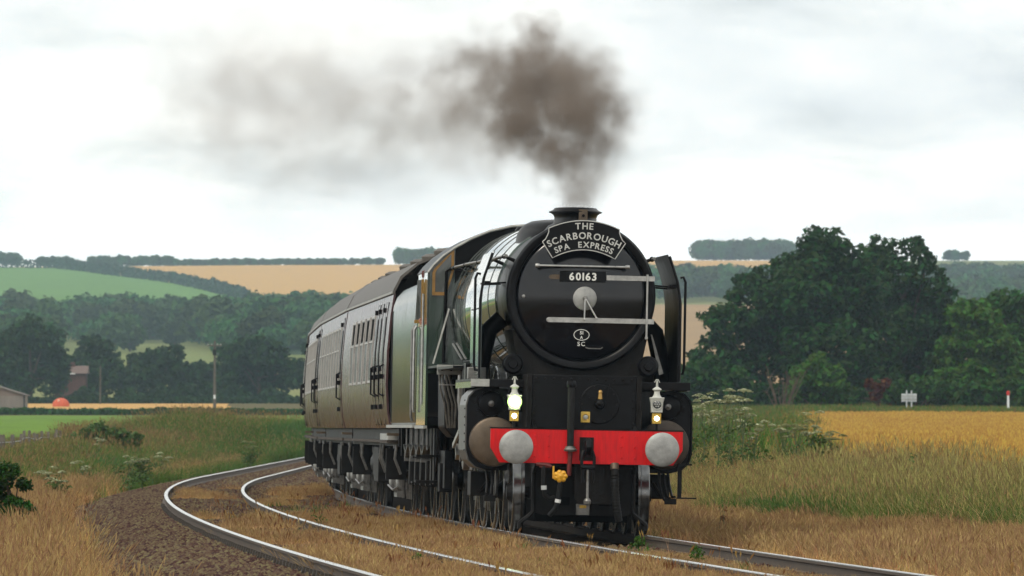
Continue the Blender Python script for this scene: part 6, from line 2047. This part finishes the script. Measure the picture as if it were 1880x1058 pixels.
shrub('dark_shrub', 'dark leafy shrub at the left edge of the picture', 132, [(10, 870, 30), (-20, 900, 45), (30, 940, 38), (-10, 960, 50), (45, 890, 18), (55, 950, 22), (20, 990, 30)], 'leaf_mid', 11000, 0.034, 811)
shrub('bank_shrub', 'rounded green shrub on the bank below the pasture', 320, [(180, 795, 24), (150, 806, 24), (215, 803, 24), (245, 808, 20), (125, 814, 16), (180, 822, 26), (215, 826, 22), (150, 828, 22), (245, 828, 18)], 'weed_leaf', 4500, 0.075, 812)


# =================================================================== farm and field things on the left
def build_barn():
    D = 1060
    b = P(5, 752, D)
    z = float(ground_z(b.x, b.y))
    T = thing('barn', 'low grey barn with a shallow pitched roof at the left edge', 'barn', (b.x, b.y, z))
    k = D / FPX
    x0, x1 = -95 * k, 40 * k
    h = (HC - (727 - YH) * k) - z
    hr = (HC - (711 - YH) * k) - z
    MB().box(x0, x1, 0, 7, -0.3, h).build('wall', 'barn_wall', T)
    xm = -8 * k
    MB().prism([(x0 - 0.2, h + 0.01), (xm, hr), (x1 + 0.25, h + 0.01), (x1 + 0.25, h + 0.10), (xm, hr + 0.10), (x0 - 0.2, h + 0.10)], -0.3, 7.3, 'xz').build('roof', 'barn_roof', T)
    MB().prism([(x0, h), (xm, hr - 0.02), (x1, h)], 0.0, 0.05, 'xz').build('gable', 'barn_roof', T)
    MB().box(x1 - 0.12, x1 + 0.05, -0.05, 0.05, -0.3, h).build('corner_post', 'frame_black', T)
    for i in range(9):
        xx = x0 + 0.5 + i * (x1 - x0 - 0.8) / 9
        MB().box(xx, xx + 0.06, -0.03, -0.001, 0, h - 0.05).build('wall_batten', 'barn_wall', T)


build_barn()


def build_tent():
    D = 1110
    b = P(112, 747, D)
    z = float(ground_z(b.x, b.y))
    zt = HC - (731 - YH) * D / FPX
    H_ = zt - z
    T = thing('tent', 'orange dome tent standing in the stubble strip', 'tent', (b.x, b.y, z))
    secs = []
    for t in np.linspace(0, PI / 2, 9):
        c, q = math.cos(t), math.sin(t)
        secs.append([(0.98 * c * math.cos(a) * (1 + 0.06 * math.cos(4 * a)), 0.9 * c * math.sin(a), H_ * q ** 0.8) for a in np.linspace(0, 2 * PI, 25)[:-1]])
    MB().loft(secs, closed=True).build('canopy', 'tent_orange', T)
    MB().prism([(-0.35, H_ * 0.62), (-0.16, H_ * 0.62), (-0.16, H_ * 0.85), (-0.30, H_ * 0.85)], -0.86, -0.72, 'xz').build('vent_flap', 'tent_pale', T)
    MB().tube([(0.98 * math.cos(a), -0.02, H_ * 1.01 * math.sin(a) ** 0.8 if math.sin(a) > 0 else 0) for a in np.linspace(0, PI, 15)], 0.02, 5).build('tent_pole', 'tent_orange', T)


build_tent()


def build_house():
    D = 1296
    k = D / FPX
    b = P(130, 735, D)
    z = float(ground_z(b.x, b.y))
    T = thing('brick_house', 'red brick house with a white gutter half hidden by trees', 'house', (b.x, b.y, z))
    h = HC - (686 - YH) * k - z
    x0, x1 = -30 * k, 27 * k
    MB().box(x0, x1, 0, 6, -0.3, h).build('wall', 'brick_red', T)
    MB().prism([(0 - 0.4, h), (3, h + 1.1), (6.4, h)], x0 - 0.3, x1 + 0.3, 'yz').build('roof', 'roof_slate', T)
    MB().box(x0 - 0.3, x1 * 0.3, -0.42, -0.3, h - 0.10, h + 0.04).build('gutter', 'paint_white', T)
    MB().box(-2 * k, 6 * k, 2.6, 3.2, h + 0.9, h + 1.6).build('chimney', 'brick_red', T)
    for i, (xa, xb, za, zb) in enumerate(((-19, -11, 702, 709),)):
        f = MB().box(xa * k, xb * k, -0.05, -0.005, HC - (zb - YH) * k - z, HC - (za - YH) * k - z).build('window', 'paint_white', T)
        MB().box((xa + 2) * k, (xb - 2) * k, -0.06, -0.052, HC - (zb - 1.5 - YH) * k - z, HC - (za + 1.5 - YH) * k - z).build('pane', 'coach_glass' if i else 'paint_white', f)


build_house()


def build_pole(px, ytop, ybase, D, r, label, arms):
    b = P(px, ybase, D)
    z = float(ground_z(b.x, b.y))
    H_ = HC - (ytop - YH) * D / FPX - z
    T = thing('utility_pole', label, 'pole', (b.x, b.y, z))
    MB().cyl((0, 0, -0.4), (0.02, 0, H_), r * 1.25, r * 0.8, 10).build('pole', 'pole_wood', T)
    if arms:
        MB().box(-0.75, 0.75, -r - 0.06, -r, H_ - 0.55, H_ - 0.43).build('crossarm', 'pole_wood', T)
        for x in (-0.65, -0.3, 0.3, 0.65):
            MB().lathe([(0.03, 0), (0.05, 0.05), (0.04, 0.12), (0, 0.14)], (x, -r - 0.03, H_ - 0.43), 'z', 8).build('insulator', 'ceramic', T)
        MB().box(-0.18, 0.18, -r - 0.3, -r - 0.001, H_ - 1.5, H_ - 0.9).build('transformer', 'frame_black', T)
        MB().box(-0.10, 0.10, -r - 0.03, -r - 0.001, 1.6, 2.0).build('warning_plate', 'paint_white', T)


build_pole(394, 626, 762, 965, 0.14, 'thick wooden utility pole standing by the pasture hedge', True)
build_pole(184, 672, 745, 1160, 0.07, 'thin distant wooden pole near the orange tent', False)


def build_fence():
    T = thing('post_fence', 'leaning weathered wooden fence at the left above the verge', 'fence', (0, 0, 0))
    g = random.Random(5)
    pts = []
    for i in range(17):
        t = i / 16
        px = -25 + 140 * t + g.uniform(-2, 2)
        D = 262 + 70 * t
        X = (px - 940) * D / FPX
        z = float(ground_z(X, D))
        h = (HC - ((798 - 6 * t) - YH) * D / FPX) - z + g.uniform(-0.06, 0.08)
        a, l_ = g.uniform(-0.07, 0.07), g.uniform(-0.05, 0.05)
        MB().bar((X, D, z - 0.2), (X + a, D + l_, z + h), 0.085, 0.085, (0, 1, 0)).build('post', 'post_wood', T)
        pts.append((X + a * 0.7, D - 0.05, z + h * 0.78))
    MB().tube(pts, 0.012, 5).build('fence_wire', 'oily_steel', T)
    MB().tube([(x, y, z - 0.3) for x, y, z in pts], 0.012, 5).build('fence_wire', 'oily_steel', T)


build_fence()


# =================================================================== sign and marker post on the right
def build_sign():
    D = 596
    k = D / FPX
    b = P(1669, 760, D)
    z = float(ground_z(b.x, b.y))
    T = thing('road_sign', 'back of a grey road sign on two posts at the field edge', 'sign', (b.x, b.y, z))
    zb, zt, zp = (HC - (y - YH) * k - z for y in (738, 723, 717))
    for x in (-4.5 * k, 4.5 * k):
        MB().cyl((x, 0.03, -0.3), (x, 0.03, zp), 0.045, n=10).build('post', 'sign_grey', T)
    MB().box(-14 * k, 14 * k, 0.08, 0.10, zb, zt).build('sign_plate', 'sign_grey', T)
    for zz in (zb + (zt - zb) * 0.3, zb + (zt - zb) * 0.72):
        MB().box(-14 * k, 14 * k, -0.03, -0.016, zz - 0.03, zz + 0.03).build('back_rail', 'pale_strip', T)


build_sign()


def build_marker():
    D = 600
    k = D / FPX
    b = P(1851, 760, D)
    z = float(ground_z(b.x, b.y))
    T = thing('marker_post', 'white marker post with a red top at the right field edge', 'post', (b.x, b.y, z))
    zr, zt = HC - (726 - YH) * k - z, HC - (718 - YH) * k - z
    MB().cyl((0, 0, -0.3), (0, 0, zr), 0.075, n=12).build('shaft', 'paint_white', T)
    MB().lathe([(0.10, zr), (0.11, zr + 0.03), (0.11, zt - 0.04), (0.06, zt), (0, zt)], (0, 0, 0), 'z', 14).build('cap', 'post_red', T)


build_marker()


# =================================================================== smoke and haze
def vol_math(t, op, a, b=None, c=None, clamp=False):
    n = t.nodes.new('ShaderNodeMath')
    n.operation = op
    n.use_clamp = clamp
    for i, v in enumerate((a, b, c)):
        if v is None:
            continue
        if isinstance(v, (int, float)):
            n.inputs[i].default_value = v
        else:
            t.links.new(v, n.inputs[i])
    return n.outputs[0]


def build_smoke():
    M4 = Matrix.Translation(loco.location) @ loco.rotation_euler.to_matrix().to_4x4()
    c0 = M4 @ Vector((0, 3.1, 3.95))
    blobs = [(c0, 0.30, 1.0), (P(1067, 345, 113.4), 0.36, 0.75), (P(1062, 300, 113.6), 0.60, 1.0), (P(1045, 240, 113.9), 0.98, 1.5), (P(1095, 195, 113.6), 0.80, 1.5), (P(1005, 175, 114.4), 1.15, 1.5),
             (P(915, 160, 115.2), 1.0, 1.05), (P(985, 100, 114.6), 0.7, 0.5), (P(930, 240, 114.6), 0.75, 0.55), (P(820, 200, 117), 1.3, 0.27), (P(690, 215, 120), 1.6, 0.18), (P(540, 195, 125), 1.8, 0.14), (P(410, 170, 131), 1.8, 0.11)]
    path_ = [c0 + Vector((0, 0, -0.02)), P(1066, 330, 113.4), P(1045, 240, 113.9), P(990, 160, 114.6), P(850, 190, 117), P(650, 190, 122), P(330, 170, 134)]
    rad = [0.30, 0.70, 1.4, 1.65, 1.7, 1.9, 1.9]
    secs = []
    n = 20
    for i, (p, r) in enumerate(zip(path_, rad)):
        d = (path_[min(i + 1, len(path_) - 1)] - path_[max(i - 1, 0)]).normalized()
        a = d.cross(Vector((0, 1, 0))).normalized()
        b = d.cross(a).normalized()
        secs.append([p + a * (r * math.cos(2 * PI * k / n)) + b * (r * math.sin(2 * PI * k / n)) for k in range(n)])
    m = bpy.data.materials.new('smoke')
    m.use_nodes = True
    t = m.node_tree
    t.nodes.clear()
    out_ = t.nodes.new('ShaderNodeOutputMaterial')
    pv = t.nodes.new('ShaderNodeVolumePrincipled')
    pv.inputs['Color'].default_value = (0.37, 0.315, 0.275, 1)
    pv.inputs['Anisotropy'].default_value = 0.1
    t.links.new(pv.outputs[0], out_.inputs['Volume'])
    tc_ = t.nodes.new('ShaderNodeTexCoord')
    nz = t.nodes.new('ShaderNodeTexNoise')
    nz.inputs['Scale'].default_value = 1.9
    nz.inputs['Detail'].default_value = 4.5
    nz.inputs['Roughness'].default_value = 0.6
    t.links.new(tc_.outputs['Object'], nz.inputs['Vector'])
    dv = t.nodes.new('ShaderNodeVectorMath')
    dv.operation = 'SUBTRACT'
    t.links.new(nz.outputs['Color'], dv.inputs[0])
    dv.inputs[1].default_value = (0.5, 0.5, 0.5)
    sv = t.nodes.new('ShaderNodeVectorMath')
    sv.operation = 'SCALE'
    sv.inputs['Scale'].default_value = 1.5
    t.links.new(dv.outputs[0], sv.inputs[0])
    av = t.nodes.new('ShaderNodeVectorMath')
    av.operation = 'ADD'
    t.links.new(tc_.outputs['Object'], av.inputs[0])
    t.links.new(sv.outputs[0], av.inputs[1])
    tot = None
    for c, r, d in blobs:
        ds = t.nodes.new('ShaderNodeVectorMath')
        ds.operation = 'DISTANCE'
        t.links.new(av.outputs[0] if r > 0.4 else tc_.outputs['Object'], ds.inputs[0])
        ds.inputs[1].default_value = c
        f = vol_math(t, 'MULTIPLY_ADD', ds.outputs['Value'], -1.0 / r, 1.0, True)
        f = vol_math(t, 'MULTIPLY', vol_math(t, 'MULTIPLY', f, f), vol_math(t, 'MULTIPLY_ADD', f, -2.0, 3.0))
        f = vol_math(t, 'MULTIPLY', f, d)
        tot = f if tot is None else vol_math(t, 'ADD', tot, f)
    mr = t.nodes.new('ShaderNodeMapRange')
    mr.inputs[1].default_value = 0.40
    mr.inputs[2].default_value = 0.62
    mr.inputs[3].default_value = 0.15
    mr.inputs[4].default_value = 1.7
    t.links.new(nz.outputs['Fac'], mr.inputs[0])
    tot = vol_math(t, 'MULTIPLY', tot, mr.outputs[0])
    t.links.new(vol_math(t, 'MULTIPLY', tot, 2.0), pv.inputs['Density'])
    MATS['smoke'] = m
    o = MB().loft(secs, closed=True, caps=True).build('smoke', 'smoke', None)
    m.cycles.volume_step_rate = 0.35
    return tag(o, 'brown-grey coal smoke blown back from the chimney', 'smoke', kind='stuff')


build_smoke()


def build_haze():
    m = bpy.data.materials.new('haze')
    m.use_nodes = True
    t = m.node_tree
    t.nodes.clear()
    out_ = t.nodes.new('ShaderNodeOutputMaterial')
    pv = t.nodes.new('ShaderNodeVolumePrincipled')
    pv.inputs['Color'].default_value = (0.60, 0.80, 1.0, 1)
    pv.inputs['Density'].default_value = 8.0e-5
    t.links.new(pv.outputs[0], out_.inputs['Volume'])
    m.cycles.homogeneous_volume = True
    MATS['haze'] = m
    o = MB().box(-2350, 2350, -160, 6450, -3.0, 135).build('haze', 'haze', None, smooth=False)
    tag(o, 'thin pale haze over the whole countryside', 'haze', kind='stuff')


build_haze()
